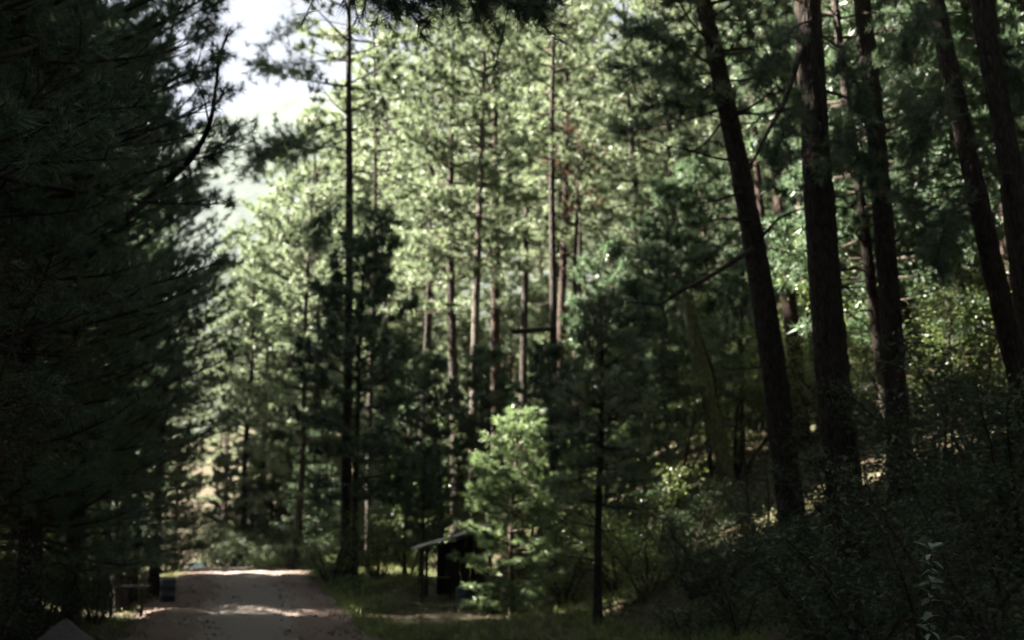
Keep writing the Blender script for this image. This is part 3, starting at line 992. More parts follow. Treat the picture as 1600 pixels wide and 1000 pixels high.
random.seed(102)
for x, y in scatter(84, frame_x(330, 1720), (56, 118), 4.1, lambda x, y: side_of(x, y) > (4.5 if y < 75 else 5.5)):
    px = 800 + 2222 * x / y
    k = random.choice(TALL + FULL)
    sc = random.uniform(.86, 1.14)
    top = EYE.z + (860 - cap(px)) / 2222 * y
    sc = min(sc, (top - gz(x, y)) / k.H)
    if sc < .35:
        continue
    plant_pine(k, x, y, random.uniform(.14, .23), sc, None, (random.uniform(-1.6, 1.6), random.uniform(-1.6, 1.6)), random.choice(['bark', 'bark', 'bark_red']),
               "pine in the crowded wood on the hillside behind the road bend", "pines crowding the hillside behind")
# trees beyond the crest where the road leaves the picture
random.seed(103)
for x, y in scatter(20, frame_x(230, 640), (78, 150), 4.4, lambda x, y: abs(side_of(x, y)) > 4.2):
    px = 800 + 2222 * x / y
    k = random.choice(FULL)
    top = EYE.z + (860 - cap(px)) / 2222 * y
    sc = min(random.uniform(.8, 1.1), (top - gz(x, y)) / k.H)
    if sc < .3:
        continue
    plant_pine(k, x, y, random.uniform(.14, .2), sc, None, (0, 0), 'bark', "sunlit pine beyond the crest where the dirt road disappears", "pines beyond the road crest")
for px, d, top, lab in [(500, 70, 150, "sunlit pine just left of the bare mast, its top under the sky gap"), (455, 76, 205, "sunlit pine left of the mast, its top against the pale mountain"),
                        (412, 80, 290, "lower sunlit pine at the left end of the bright crowns"), (528, 82, 120, "sunlit pine close behind the bare mast"), (572, 74, 40, "tall sunlit pine just right of the bare mast"),
                        (390, 70, 400, "short sunlit pine beside the dark left stand")]:
    x = px_x(px, 700, d)
    k = FULL[int(d) % 3]
    sc = (EYE.z + (860 - top) / 2222 * d - gz(x, d)) / k.H
    plant_pine(k, x, d, .18, sc, None, (0, 0), 'bark', lab)
    occupied.append((x, d))
# the right foreground wood
random.seed(104)
for x, y in scatter(26, frame_x(1290, 1950), (28, 52), 2.6, lambda x, y: side_of(x, y) > 8):
    plant_pine(random.choice(FULL + DENSE), x, y, random.uniform(.13, .22), random.uniform(.8, 1.05), None, (random.uniform(-5, 0), 0), random.choice(['bark', 'bark_red']),
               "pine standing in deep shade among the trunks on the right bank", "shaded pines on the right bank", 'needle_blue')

# the same wood goes on behind and beside the viewpoint
random.seed(105)
for x, y in scatter(40, lambda y: random.uniform(-30, 42), (-34, 24), 4.2, lambda x, y: abs(side_of(x, y)) > 4.5 and (y < 3 or abs(x) > .36 * y + 5.5) and x * x + y * y > 20):
    k = random.choice(DENSE)
    plant_pine(k, x, y, random.uniform(.16, .26), random.uniform(.9, 1.1), None, (random.uniform(-2, 2), 0), 'bark',
               "unseen tall pine added beside the viewpoint to shade the right bank", "pines around the viewpoint")
for x, y in [(9.6, 18.5), (12.6, 24.5), (4.6, 1.5), (10.5, 8)]:      # tall unseen ones, added so their crowns shade the right bank
    plant_pine(TALL[int(y) % 3], x, y, .22, 1.05, None, (-2, 0), 'bark', "unseen tall pine added beside the viewpoint to shade the right bank", "pines around the viewpoint", 'needle_blue')

# ------------------------------------------------------------------ undergrowth
und = [  # px, d, kind, scale, label
    (520, 46, BUSH[1], .85, "round dark shrub at the foot of the bare mast pine"),
    (590, 50, BUSH[1], .9, "dark shrub right of the bare mast pine's foot"),
    (640, 52, SMALLTREE[1], .75, "small leafy tree behind the shelter's low eave"),
    (690, 56, SMALLTREE[0], .6, "small leafy tree above the shelter roof"),
    (415, 58, BUSH[2], .9, "small sunlit shrub at the far end of the dirt road"),
    (960, 36, SMALLTREE[1], .85, "glossy leafed small tree behind the slender young pine"),
    (1040, 40, SMALLTREE[0], .85, "glossy leafed small tree left of the mossy snag"),
    (1150, 42, SMALLTREE[0], 1.0, "glossy leafed small tree behind the mossy snag"),
    (1225, 46, SMALLTREE[0], 1.0, "glossy leafed small tree seen between the leaning and thickest pines"),
    (1330, 40, SMALLTREE[1], 1.0, "leafy small tree behind the thickest pine"),
    (1520, 34, SMALLTREE[0], .95, "leafy small tree with sunlit tips below the slanting pines"),
    (880, 37, BUSH[1], .8, "dark shrub between the bushy and the slender young pine"),
    (1010, 33, BUSH[0], .9, "low shrub right of the slender young pine"),
    (1085, 31, BUSH[0], .8, "low green shrub below the mossy snag"),
    (1330, 19, BUSH[1], .85, "dark shrub in front of the thickest pine's foot"),
    (1420, 17, BUSH[1], 1.0, "tall dark shrub left of the slanting pines, in deep shade"),
    (1570, 16, BUSH[1], .9, "dark shrub at the right edge behind the sapling"),
    (1600, 20, BUSH[1], 1.2, "tall dark shrub cut by the right edge"),
    (1490, 24, SMALLTREE[1], .8, "dark leafy small tree behind the tall dark shrub"),
    (1240, 27, BUSH[0], .8, "low dark shrub at the leaning pine's foot"),
    (1190, 30, BUSH[1], .8, "dark shrub just left of the leaning pine's foot"),
    (1130, 29, BUSH[1], .7, "dark shrub covering the snag's foot"),
    (1060, 33, BUSH[1], .75, "dark shrub behind the stone on the bank"),
    (1150, 25, BUSH[0], .8, "low dark shrub on the bank in front of the leaning pine"),
    (1080, 25.5, BUSH[2], .9, "small dark shrub low on the grassy bank"),
    (1270, 22, BUSH[0], .9, "dark shrub on the bank below the thickest pine"),
    (1450, 30, BUSH[1], .9, "shrub on the dappled bank left of the slanting pines"),
    (1530, 31, BUSH[1], .8, "shrub on the dappled bank under the slanting dark pine"),
    (1590, 29, BUSH[0], 1.1, "shrub on the dappled bank at the right edge"),
    (503, 50, BUSH[2], .9, "low dark shrub bulging into the right side of the road"),
    (525, 46.5, BUSH[2], 1.1, "low shrub on the right road edge below the mast pine"),
    (1340, 26, BUSH[1], .9, "dark shrub between the thickest pine and its right neighbour"),
]
for px, d, k, sc, lab in und:
    x = px_x(px, 860, d)
    plant_shrub(k, x, d, sc, lab, name="leafy_tree" if k in SMALLTREE else "shrub", cat="tree" if k in SMALLTREE else "shrub", leaf_mat='leaf_shaded' if d < 34 and px > 1040 else None)  # near right shrubs take the leaf colour darkened for shade
random.seed(106)
for x, y in scatter(64, frame_x(560, 1700), (42, 90), 2.2, lambda x, y: side_of(x, y) > 7):
    k = random.choice([BUSH[0], BUSH[1], SMALLTREE[1], SMALLTREE[0]])
    plant_shrub(k, x, y, random.uniform(.7, 1.1), "leafy undergrowth bush between the trunks of the hillside wood", "undergrowth between the hillside trunks", name="undergrowth_bush")
random.seed(107)
for x, y in scatter(26, frame_x(380, 1500), (60, 86), 2.0, lambda x, y: side_of(x, y) > 4.6):
    px = 800 + 2222 * x / y
    plant_pine(random.choice(YOUNG[:1] + MID), x, y, random.uniform(.05, .09), random.uniform(.9, 1.35), None, (random.uniform(-2, 2), 0), 'twig',
               "bushy young pine in the middle storey under the tall hillside pines", "young pines in the middle storey", name="young_pine_tree")
random.seed(108)
for x, y in scatter(22, frame_x(380, 1450), (58, 92), 2.2, lambda x, y: side_of(x, y) > 5):
    plant_shrub(random.choice(SMALLTREE), x, y, random.uniform(1.0, 1.4), "broad leaved small tree among the trunks far behind the shelter", "broad leaved trees in the hillside wood", name="leafy_tree", cat="tree")
random.seed(109)
for x, y in scatter(18, lambda y: float(road_x(y)) - random.uniform(4.6, 12), (22, 95), 2.0, lambda x, y: True):
    plant_shrub(random.choice(BUSH[:2]), x, y, random.uniform(.7, 1.1), "dark undergrowth bush under the pines left of the road", "undergrowth left of the road", name="undergrowth_bush")
for px, d, k, sc in [(345, 66, 1, .8), (372, 70, 1, .9), (400, 66, 0, .8), (432, 68, 1, .8), (455, 64, 0, .9), (482, 62, 1, .8), (505, 58, 0, .8), (535, 62, 1, .8), (330, 78, 1, 1.1), (360, 82, 1, 1.3), (390, 76, 1, 1.2), (420, 80, 1, 1.3), (450, 74, 1, 1.2), (480, 72, 1, 1.3), (515, 70, 1, 1.3), (545, 66, 1, 1.2), (275, 64, 1, .9), (255, 58, 1, 1.0)]:
    plant_shrub(BUSH[k], px_x(px, 880, d), d, sc, "dark shrub where the dirt road tops the crest and bends away", "shrubs along the road crest", leaf_mat='leaf_shaded')
for px, d, k, sc, lab in [(-10, 25, 1, .8, "dark shrub at the left edge beyond the dirt heap"), (55, 29, 1, .75, "dark shrub behind the dirt heap, left of the big dark pine"), (150, 33, 1, .6, "dark shrub between the big dark pine and the plank table"),
                          (95, 38, 1, .9, "dark shrub deep behind the dirt heap"), (20, 34, 1, 1.0, "tall dark shrub far behind the dirt heap at the left"), (165, 43, 1, .9, "dark shrub behind the plank table")]:
    plant_shrub(BUSH[k], px_x(px, 950, d), d, sc, lab, leaf_mat='leaf_shaded')
for px, d, k, sc, lab in [(60, 14.5, FINE[0], .9, "dark fine leafed brownish tree low at the left edge"),
                          (170, 19, FINE[1], .6, "dark fine leafed tree above the dirt heap on the left"),
                          (0, 18, FINE[1], .85, "tall dark brownish leafed tree at the left edge")]:
    x = min(px_x(px, 900, d), float(road_x(d)) - 4.6)
    plant_shrub(k, x, d, sc, lab, name="leafy_tree", cat="tree")

# ------------------------------------------------------------------ small shelter, bin, log, table, stake, drum, heap, car
wood = rough_surface("weathered_boards", [(.3, (.030, .023, .018)), (.7, (.085, .065, .050))], 7, .85, .4, .01, (1, 1, .15))
pale = plain("pale_sunlit_metal", (.72, .68, .63), .5, .4, var=.2)  # pale edge, its colour raised to stand in for sun on the eave
tin = plain("dull_tin_sheet", (.20, .19, .18), .5, .5, metal=.3, var=.35, scale=4)
SX, SY = px_x(712, 900, 40.5), 40.5
SZ = gz(SX, SY)
shelter = empty("shelter", (SX, SY, SZ))
tag(shelter, "small open wooden shelter with a slanting roof and pale eave edge", "shelter")
dx = lambda px: px_x(px, 850, SY) - SX
zl = at(650, 858, SY).z - SZ
zr = at(726, 835, SY).z - SZ
x0, x1 = dx(650), dx(726) + .75
slope = (zr - zl) / (dx(726) - dx(650))
ang = math.atan(slope)
zat = lambda x: zl + slope * (x - x0)
for sx_, sy_ in ((x0 + .25, -.85), (x1 - .2, -.85), (x0 + .25, .85), (x1 - .2, .85)):
    hgt = zat(sx_) - .06
    MB().box((sx_, sy_, hgt / 2 - .15), (.08, .08, hgt + .3), bevel=.008).build("post", wood, shelter)
nb = 6
for k in range(nb):                      # roof sheets, overlapping like tin
    w = (x1 - x0) / nb
    xm = x0 + w * (k + .5)
    rot = Euler((0, -ang, 0))
    MB().box((xm, 0, zat(xm) + .03 + .004 * (k % 2)), (w / math.cos(ang) + .04, 2.2, .022), rot, bevel=.003).build("roof_sheet", tin, shelter)
rot = Euler((0, -ang, 0))
MB().box(((x0 + x1) / 2 - .02, -1.13, zat((x0 + x1) / 2) + .02), ((x1 - x0) / math.cos(ang) + .06, .03, .075), rot, bevel=.005).build("eave_board", pale, shelter)
for k in range(14):                      # back wall boards
    xb = x0 + .62 + k * .135
    if xb > x1 - .2:
        break
    hb = zat(xb) - .08
    MB().box((xb, .78, hb / 2), (.133, .025, hb), Euler((0, random.uniform(-.01, .01), 0)), bevel=.004).build("wall_board", wood, shelter)
for k in range(9):                       # boards of the right end
    MB().box((x0 + 1.0 + .0, -.62 + k * .165, zat(x0 + 1.0) / 2 - .05), (.025, .163, zat(x0 + 1.0) - .1), bevel=.004).build("wall_board", wood, shelter)
for k in range(2):
    MB().box((x0 + .5, .25 + .16 * k, .52), (1.0, .14, .04), bevel=.005).build("bench_board", M['dead_wood'], shelter)
for sx_ in (x0 + .15, x0 + .85):
    MB().box((sx_, .33, .2), (.07, .26, .56), bevel=.005).build("bench_leg", wood, shelter)

blue_plastic = plain("dull_blue_plastic", (.075, .09, .115), .5, .4, var=.2)
bx = px_x(722, 930, 38.2)


def bin_shape(x, y, r, h, mats, label, name="rubbish_bin", taper=.82, lid=True):
    root = empty(name, (x, y, gz(x, y)))
    tag(root, label, "bin" if name == "rubbish_bin" else "drum")
    hs = np.array([-.03, 0, .02, h * .3, h * .31, h * .34, h * .35, h * .66, h * .67, h * .70, h * .71, h * .97, h])
    rs = r * (taper + (1 - taper) * np.clip(hs / h, 0, 1))
    rs[[4, 5, 8, 9]] *= 1.035
    MB().tube(np.stack([0 * hs, 0 * hs, hs], -1), rs, 20).build("body", mats[0], root)
    MB().tube([(0, 0, h - .03), (0, 0, h - .02), (0, 0, h + .012), (0, 0, h + .022)], [r * 1.0, r * 1.07, r * 1.07, r * .9], 20).build("rim", mats[1], root)
    if lid:
        MB().tube([(0, 0, h + .02), (0, 0, h + .05), (0, 0, h + .07)], [r * .98, r * .8, r * .3], 20).build("lid", mats[1], root)
    return root


bin_shape(bx, 38.2, .17, .52, (blue_plastic, blue_plastic), "small dull blue bin in front of the shelter beside the bushy young pine")
# a barked log laid along the grass in front of the shelter
a, b = at(570, 944, 38.6), at(775, 948, 37.6)
log = empty("log_kerb", ((a.x + b.x) / 2, 38.1, gz((a.x + b.x) / 2, 38.1)))
tag(log, "long pale log lying along the grass in front of the shelter", "log")
P = []
for f in np.linspace(0, 1, 12):
    x, y = a.x + (b.x - a.x) * f, a.y + (b.y - a.y) * f
    P.append((x - log.location.x, y - log.location.y, gz(x, y) + .09 - log.location.z + .01 * math.sin(9 * f)))
MB().tube(P, np.linspace(.10, .08, 12), 12, 0, True, .1).build("stem", M['bark_pale'], log)
MB().tube([P[0], tuple(np.array(P[0]) + (np.array(P[0]) - np.array(P[1])) * .02)], [.092, .088], 12).build("cut_end", M['dead_wood'], log)

# plank table left of the road
tx, ty = px_x(198, 930, 35.2), 35.2
table = empty("plank_table", (tx, ty, gz(tx, ty)), (0, 0, .25))
tag(table, "low dark plank table under the pines left of the road", "table")
zt = max(.55, at(198, 916, ty).z - gz(tx, ty))
greyboard = plain("grey_boards", (.13, .13, .14), .7, .4)
for k in range(4):
    MB().box((0, -.27 + .18 * k, zt), (1.05 + .03 * (k % 2), .165, .04), Euler((0, 0, random.uniform(-.01, .01))), bevel=.005).build("top_board", greyboard, table)
for sx_ in (-.36, .36):
    MB().box((sx_, 0, zt - .05), (.07, .66, .055), bevel=.005).build("cross_bar", wood, table)
    for sy_ in (-.26, .26):
        MB().box((sx_, sy_, zt / 2 - .09), (.085, .085, zt + .02), bevel=.006).build("leg", wood, table)
# weathered stake with a rounded head
kx, ky = px_x(226, 930, 37.4), 37.4
stake = empty("weathered_stake", (kx, ky, gz(kx, ky)))
tag(stake, "weathered pale wooden stake with a split head left of the road", "post")
hk = max(.8, at(226, 895, ky).z - gz(kx, ky))
MB().tube([(0, 0, -.2), (.01, 0, hk * .4), (.0, .01, hk * .75), (.015, .01, hk * .86), (.02, .01, hk * .97), (.02, .01, hk)], [.06, .055, .058, .10, .09, .04], 10, 0, True, .2).build("shaft", M['bark_pale'], stake)
MB().tube([(.02, -.05, hk * .82), (.06, -.08, hk * .95), (.11, -.1, hk * 1.03)], [.045, .035, .015], 8, 0, True, .2).build("splinter", M['dead_wood'], stake)
ex, ey = px_x(262, 930, 38.6), 38.6
bin_shape(ex, ey, .21, .66, (plain("dark_blue_drum", (.030, .038, .052), .5, .5), plain("drum_rim", (.20, .22, .26), .5, .5)), "blue drum standing by the dark trunk at the left road edge", "plastic_drum", .97, False)
# heap of road gravel
hx, hy = px_x(104, 990, 24), 24.0
V, Q = grid_mesh(np.linspace(-1.15, 1.15, 34), np.linspace(-1.0, 1.0, 30), lambda X, Y: np.maximum(0, .66 * (1 - np.hypot(X / 1.0 + .12 * np.sin(3 * Y), Y / .9))) * (1 + .12 * np.sin(6 * X + 2) * np.cos(5 * Y)) + .02 * rng.random(X.shape) - .03)
hz = at(108, 972, hy).z - gz(hx, hy)
V[:, 2] *= max(.4, hz) / .62
heap = MB().add(V, Q).build("dirt_heap", rough_surface("grey_grit", [(.3, (.10, .09, .085)), (.7, (.26, .235, .22))], 30, .95, .9, .04))
heap.location = (hx, hy, gz(hx, hy))
tag(heap, "grey heap of dirt and grit at the lower left", "dirt heap")
stone = rough_surface("field_stone", [(.3, (.13, .12, .11)), (.7, (.30, .28, .25))], 6, .9, .5, .03)


def rock(name, x, y, r, label, seed, group=None):
    rr = np.random.default_rng(seed)
    rings, segs = 7, 10
    mb = MB()
    P, rad = [], []
    for k in range(rings):
        a = -1.2 + 2.4 * k / (rings - 1)
        P.append((rr.normal() * .05 * r, rr.normal() * .05 * r, r * .62 * math.sin(a)))
        rad.append(r * math.cos(a * 1.1) + .02)
    mb.tube(P, rad, segs, 0, True)
    mb.v[0] *= (1 + .22 * (rr.random((len(mb.v[0]), 1)) - .5)).astype(np.float32)
    o = mb.build(name, stone, smooth=False)
    o.location = (x, y, gz(x, y) + r * .3)
    o.rotation_euler = (rr.uniform(-.3, .3), rr.uniform(-.3, .3), rr.uniform(0, 6))
    o.scale = (1, rr.uniform(.7, 1.1), rr.uniform(.7, 1.0))
    tag(o, label, "stone", group)
    return o


rock("stone", px_x(92, 957, 27), 27, .11, "pale stone just above the dirt heap, left of its pair", 3)
rock("stone", px_x(101, 958, 26.6), 26.6, .12, "darker stone just above the dirt heap, right of its pair", 4)
for k, (px, d, r) in enumerate([(610, 41, .16), (560, 44, .14), (1060, 30, .2), (1100, 27, .18), (860, 33, .15)]):
    rock("stone", px_x(px, 900, d), d, r, ["stone in the grass left of the shelter", "small stone at the right road edge before the shelter", "mossy stone on the bank below the snag", "stone on the grassy bank at the leaning pine's left", "stone beside the slender young pine"][k], 20 + k)

# ------------------------------------------------------------------ the sapling in focus at the lower right
sd = 10.6
spx = px_x(1452, 990, sd)
sap = empty("sapling", (spx, sd, gz(spx, sd)))
tag(sap, "slender sapling with paired pale green leaves standing in the dark lower right corner", "sapling")
top = at(1449, 838, sd)
hgt = top.z - sap.location.z
stem = []
for f in np.linspace(0, 1, 14):
    stem.append((.012 * math.sin(f * 9) + (top.x - spx) * f, .02 * math.sin(f * 5), hgt * f - .05 * (1 - f)))
MB().tube(stem, np.linspace(.011, .003, 14), 7).build("stem", M['twig'], sap)


def leaf_mesh(L, W):
    """A pointed leaf with a folded midrib and a curved-down tip."""
    mb = MB()
    rows = []
    for f in np.linspace(0, 1, 7):
        w = W * math.sin(math.pi * f ** .8) * .5 + .0006
        z = -.22 * L * f * f
        rows.append([(-w, f * L, z + .35 * w), (0, f * L, z), (w, f * L, z + .35 * w)])
    Vv = np.array(rows).reshape(-1, 3)
    Qq = []
    for i_ in range(6):
        for j_ in range(2):
            Qq.append([i_ * 3 + j_, i_ * 3 + j_ + 1, (i_ + 1) * 3 + j_ + 1, (i_ + 1) * 3 + j_])
    return mb.add(Vv, Qq).mesh("leaf", M['leaf_sapling'])


LEAVES = [leaf_mesh(.115, .052), leaf_mesh(.10, .045), leaf_mesh(.075, .034)]
sr = random.Random(9)
az = 0.4
st = np.array(stem)
for k in range(24):
    f = 1 - .021 * k * (1 + .01 * k) - .004
    if f < .25:
        break
    p = [float(np.interp(f, np.linspace(0, 1, 14), st[:, c])) for c in range(3)]
    az += 1.25 + sr.uniform(-.7, .7)
    for q in (0, math.pi):
        if sr.random() < .12:
            continue
        lf = link("leaf", LEAVES[2 if k < 2 else sr.choice((0, 0, 1))], sap)
        lf.location = p
        lf.rotation_euler = (sr.uniform(-.5, .8), sr.uniform(-.7, .7), az + q + sr.uniform(-.6, .6))
        lf.location.z += sr.uniform(-.02, .02)
        g = sr.uniform(.8, 1.25)
        lf.scale = (g, g, g)
# side shoots low on the sapling
for sgn, hh, ln_ in ((-1, .47, .30), (1, .50, .24), (-1, .40, .34), (1, .42, .30)):
    p0 = np.array([float(np.interp(hh, np.linspace(0, 1, 14), st[:, c])) for c in range(3)])
    p1 = p0 + np.array([sgn * ln_, -.08, ln_ * .45])
    sh = MB().tube([p0, (p0 + p1) / 2 + np.array([0, 0, .03]), p1], [.005, .004, .002], 5).build("shoot", M['twig'], sap)
    for f in (.35, .55, .75, .9, 1.0):
        lf = link("leaf", sr.choice(LEAVES), sh)
        lf.location = p0 + (p1 - p0) * f
        lf.rotation_euler = (sr.uniform(-.2, .5), sr.uniform(-.5, .5), sr.uniform(0, 6.28))

# ------------------------------------------------------------------ a car beyond the crest of the road
def car(x, y, rz):
    root = empty("parked_car", (x, y, gz(x, y)), (0, 0, rz))
    tag(root, "small blue car half hidden beyond the crest of the dirt road", "car")
    paint = plain("dark_blue_car_paint", (.035, .085, .17), .3, .5, var=.05, coat=.6)
    glass = plain("car_glass", (.03, .05, .06), .04, 1.0, var=.05, coat=1.0)
    rubber = plain("car_tyre", (.02, .02, .02), .9, .2)
    rim = plain("car_rim", (.45, .45, .46), .35, .5, metal=.8)
    lamp = plain("car_lamp_glass", (.6, .6, .58), .1, .8)
    # sections from nose (-y) to tail: (y, half width low, half width top, z low, z top)
    sec = [(-2.0, .62, .58, .32, .62), (-1.9, .78, .72, .24, .78), (-1.1, .82, .76, .22, .90), (-.95, .83, .74, .22, .93), (.9, .84, .74, .22, .95), (1.75, .82, .74, .24, .93), (1.95, .72, .66, .34, .80)]
    V, Qs = [], []
    for (yy, wl, wt, zl_, zt_) in sec:
        V += [(-wl * .96, yy, zl_), (-wl, yy, zl_ + .12), (-wl, yy, (zl_ + zt_) / 2 + .05), (-wt, yy, zt_), (0, yy, zt_ + .03), (wt, yy, zt_), (wl, yy, (zl_ + zt_) / 2 + .05), (wl, yy, zl_ + .12), (wl * .96, yy, zl_)]
    for a_ in range(len(sec) - 1):
        for b_ in range(8):
            Qs.append([a_ * 9 + b_, a_ * 9 + b_ + 1, (a_ + 1) * 9 + b_ + 1, (a_ + 1) * 9 + b_])
        Qs.append([a_ * 9 + 8, a_ * 9, (a_ + 1) * 9, (a_ + 1) * 9 + 8])
    mb = MB().add(V, Qs)
    for e in (0, len(sec) - 1):
        mb.add([V[e * 9 + k] for k in range(9)], [[0, 1, 7, 8], [1, 2, 6, 7], [2, 3, 5, 6]])
    mb.build("body", paint, root)
    cs = [(-1.0, .70, .93), (-.30, .58, 1.42), (.9, .56, 1.44), (1.55, .66, .95)]
    Vc = []
    for yy, w, z in cs:
        Vc += [(-w, yy, z), (w, yy, z)]
    MB().add([(-.72, -.30, .95), (.72, -.30, .95), (.56, -.24, 1.41), (-.56, -.24, 1.41), (-.72, .95, .95), (.72, .95, .95), (.55, .88, 1.43), (-.55, .88, 1.43)], [[0, 1, 2, 3], [5, 4, 7, 6], [1, 5, 6, 2], [4, 0, 3, 7], [3, 2, 6, 7]]).build("cabin", paint, root)
    MB().add([(-.70, -1.0, .945), (.70, -1.0, .945), (.57, -.27, 1.42), (-.57, -.27, 1.42)], [[0, 1, 2, 3]]).build("windscreen", glass, root)
    MB().add([(.68, 1.58, .96), (-.68, 1.58, .96), (-.56, .90, 1.43), (.56, .90, 1.43)], [[0, 1, 2, 3]]).build("rear_window", glass, root)
    for s in (-1, 1):
        MB().add([(s * .715, -.88, .955), (s * .725, .95, .965), (s * .575, .86, 1.38), (s * .585, -.25, 1.38)], [[0, 1, 2, 3]]).build("side_window", glass, root)
        h = MB().box((s * .55, -1.93, .66), (.30, .10, .14), bevel=.03).build("headlight", lamp, root)
        MB().box((s * .90, -.72, .98), (.16, .08, .11), bevel=.02).build("wing_mirror", paint, root)
        for yy in (-1.28, 1.22):
            w = MB().tube([(s * .70, yy, .30), (s * .72, yy, .30), (s * .86, yy, .30), (s * .88, yy, .30)], [.26, .30, .30, .26], 20).build("wheel", rubber, root)
            MB().tube([(s * .882, yy, .30), (s * .892, yy, .30)], [.19, .16], 16).build("rim", rim, w)
    MB().box((0, -1.97, .42), (1.3, .12, .16), bevel=.04).build("bumper", paint, root)
    return root


cx_, cy_ = px_x(309, 887, 112), 112.0
car(cx_, cy_, .12)

# ------------------------------------------------------------------ grass, leafy ground plants and litter
def blades(n, xf, yr, ok, hmin, hmax, w=.012, dens=None):
    Y = rng.uniform(yr[0], yr[1], n)
    X = xf(Y, rng.random(n))
    S = (X - road_x(Y)) * .984
    keep = ok(X, Y, S)
    X, Y = X[keep], Y[keep]
    Z = height(X, Y)
    n = len(X)
    P = np.stack([X, Y, Z - .02], -1)
    h = rng.uniform(hmin, hmax, n) * (.5 + .8 * np.abs(np.sin(X * 1.7 + 2 * np.sin(Y * .9))))
    d = unit(np.stack([rng.normal(0, .35, n), rng.normal(0, .35, n), np.ones(n)], -1))
    a = rng.uniform(0, 6.28, n)
    side = np.stack([np.cos(a), np.sin(a), 0 * a], -1) * w / 2
    mid = P + d * (h * .55)[:, None]
    tip = P + d * h[:, None] + np.stack([np.cos(a + 1.57), np.sin(a + 1.57), -.3 + 0 * a], -1) * (h * .35)[:, None]
    V = np.stack([P - side, P + side, mid + side * .7, mid - side * .7, tip], 1).reshape(-1, 3)
    k = np.arange(n)[:, None] * 5
    mb = MB()
    mb.add(V, k + np.array([[0, 1, 2, 3]]))
    mb.f.append((k + np.array([[3, 2, 4]])).astype(np.int32))
    mb.m.append(np.zeros(n, dtype=np.int32))
    return mb


def clump(X, Y, S):
    f = np.sin(X * .8 + 1.1 * np.sin(Y * .45)) + np.sin(Y * .7 + X * .3) + .6 * np.sin(2.1 * X - 1.3 * Y)
    return f > -.1 - 1.2 * (rng.random(len(X)))


g = blades(70000, lambda Y, u: road_x(Y) + (2.35 + 11 * u ** 1.5), (13, 64), lambda X, Y, S: clump(X, Y, S), .10, .34)
o = g.build("grass", M['grass'], smooth=False)
tag(o, "green grass on the verge and bank right of the road", "grass", kind="stuff")
g = blades(9000, lambda Y, u: road_x(Y) + (2.1 + 4 * u), (22, 64), lambda X, Y, S: clump(X, Y, S), .12, .34)
o = g.build("dry_grass", M['straw'], smooth=False)
tag(o, "dry straw coloured grass along the right road edge", "grass", kind="stuff")
g = blades(14000, lambda Y, u: road_x(Y) - (2.3 + 6 * u), (20, 64), lambda X, Y, S: clump(X, Y, S), .06, .22)
o = g.build("verge_grass", M['grass'], smooth=False)
tag(o, "short grass on the verge left of the road", "grass", kind="stuff")

# loose grit and small stones on the road
n = 2600
Y = rng.uniform(20, 66, n)
lat = rng.choice([-1, 1], n) * (rng.random(n) ** .6) * 2.7
X = road_x(Y) + lat
r_ = rng.uniform(.012, .045, n) * (.6 + .8 * rng.random(n))
Z = height(X, Y) + .05 + .03 * (1 - (lat / 2.7) ** 2)
octa = np.array([(1, 0, 0), (-1, 0, 0), (0, 1, 0), (0, -1, 0), (0, 0, .7), (0, 0, -.7)])
V = np.stack([X, Y, Z], -1)[:, None] + octa[None] * r_[:, None, None] * rng.uniform(.6, 1.3, (n, 6, 1))
fc = np.array([[0, 2, 4], [2, 1, 4], [1, 3, 4], [3, 0, 4], [2, 0, 5], [1, 2, 5], [3, 1, 5], [0, 3, 5]])
o = MB().add(V.reshape(-1, 3), (np.arange(n)[:, None, None] * 6 + fc[None]).reshape(-1, 3)).build("gravel", rough_surface("road_grit", [(.3, (.16, .125, .108)), (.7, (.30, .25, .22))], 6, .9, .3, .02), smooth=False)
tag(o, "loose grit and small stones on the dirt road", "gravel", kind="stuff")

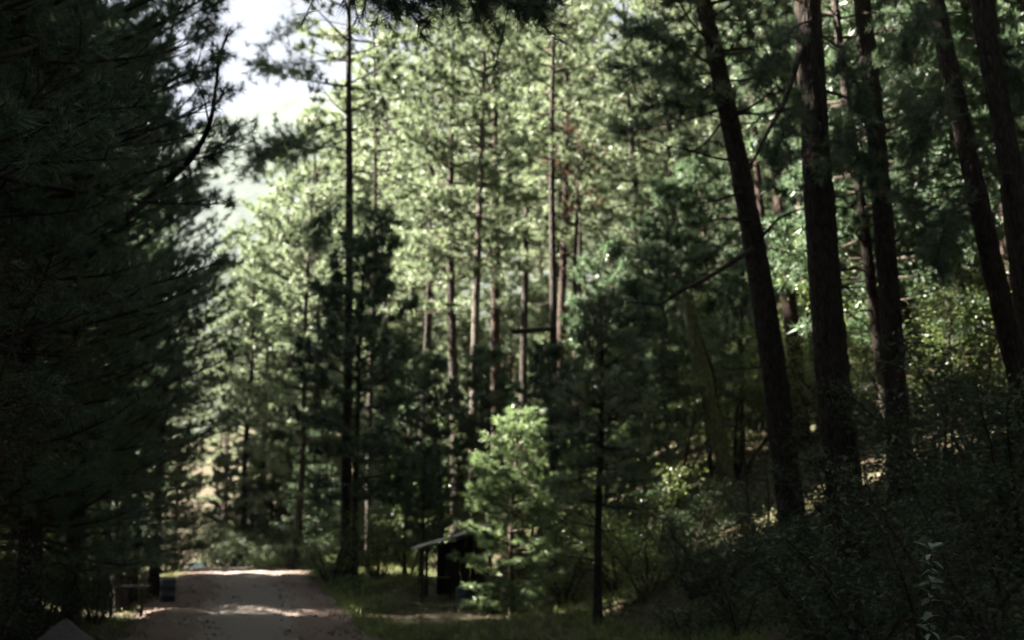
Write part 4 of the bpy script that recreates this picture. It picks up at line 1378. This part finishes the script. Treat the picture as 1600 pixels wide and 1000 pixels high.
# fallen leaves on the forest floor
n = 26000
Y = rng.uniform(14, 75, n)
X = road_x(Y) + rng.uniform(-14, 26, n)
S = (X - road_x(Y)) * .984
k = (np.abs(S) > 2.7) | (rng.random(n) < .03)
X, Y = X[k], Y[k]
P = np.stack([X, Y, height(X, Y) + .02 + .02 * rng.random(len(X))], -1)
P[:, 2] += np.where(np.abs((X - road_x(Y)) * .984) < 2.9, .06, 0)
mb = MB()
leaf_cloud(mb, P, np.stack([rng.normal(size=len(X)), rng.normal(size=len(X)), rng.normal(0, .15, len(X))], -1), rng.uniform(.06, .13, len(X)))
o = mb.build("leaf_litter", M['straw'], smooth=False)
tag(o, "fallen leaves and needles on the forest floor", "leaf litter", kind="stuff")

LITTLE = [Shrub(101, .55, .32, 7, 8, 8, .07, 'leaf', low=.1), Shrub(102, .8, .4, 6, 10, 8, .08, 'leaf', low=.1)]
spots = [(905, 32, "leafy plant at the left foot of the slender young pine"), (960, 31.5, "leafy plant at the right foot of the slender young pine"), (1000, 32.5, "leafy plant on the grass below the low shrub"),
         (560, 40, "sunlit leafy plant on the verge across from the blue drum"), (590, 37, "leafy plant on the verge nearest the camera"), (545, 43, "small leafy plant on the verge near the mast pine"),
         (640, 43, "leafy plant beside the shelter's left post"), (780, 36, "leafy plant below the bushy young pine"), (1160, 26, "leafy plant on the bank by the leaning pine"), (1060, 28, "leafy plant half way up the grassy bank"),
         (1300, 17, "dark leafy plant low on the bank in the lower right"), (1390, 13, "dark leafy plant left of the sapling"), (1560, 13, "dark leafy plant right of the sapling"), (470, 54, "small leafy plant at the right edge of the road bend")]
for k, (px, d, lab) in enumerate(spots):
    x = max(px_x(px, 940, d), float(road_x(d)) + 3.0)
    plant_shrub(LITTLE[k % 2], x, d, random.uniform(.8, 1.3), lab, name="leafy_plant", cat="plant")

# ------------------------------------------------------------------ the hazy air
haze = MB().box((0, 2900, 920), (9700, 7300, 1900)).build("haze", [], smooth=False)
haze.data.materials.clear()
hm = bpy.data.materials.new("forest_haze")
hm.use_nodes = True
hm.node_tree.nodes.clear()
ho = hm.node_tree.nodes.new("ShaderNodeOutputMaterial")
pv = hm.node_tree.nodes.new("ShaderNodeVolumePrincipled")
pv.inputs["Color"].default_value = (.80, .87, .96, 1)
pv.inputs["Density"].default_value = .000045
pv.inputs["Anisotropy"].default_value = .3
hm.node_tree.links.new(pv.outputs[0], ho.inputs["Volume"])
haze.data.materials.append(hm)
tag(haze, "thin bluish haze in the air", "haze", kind="stuff")
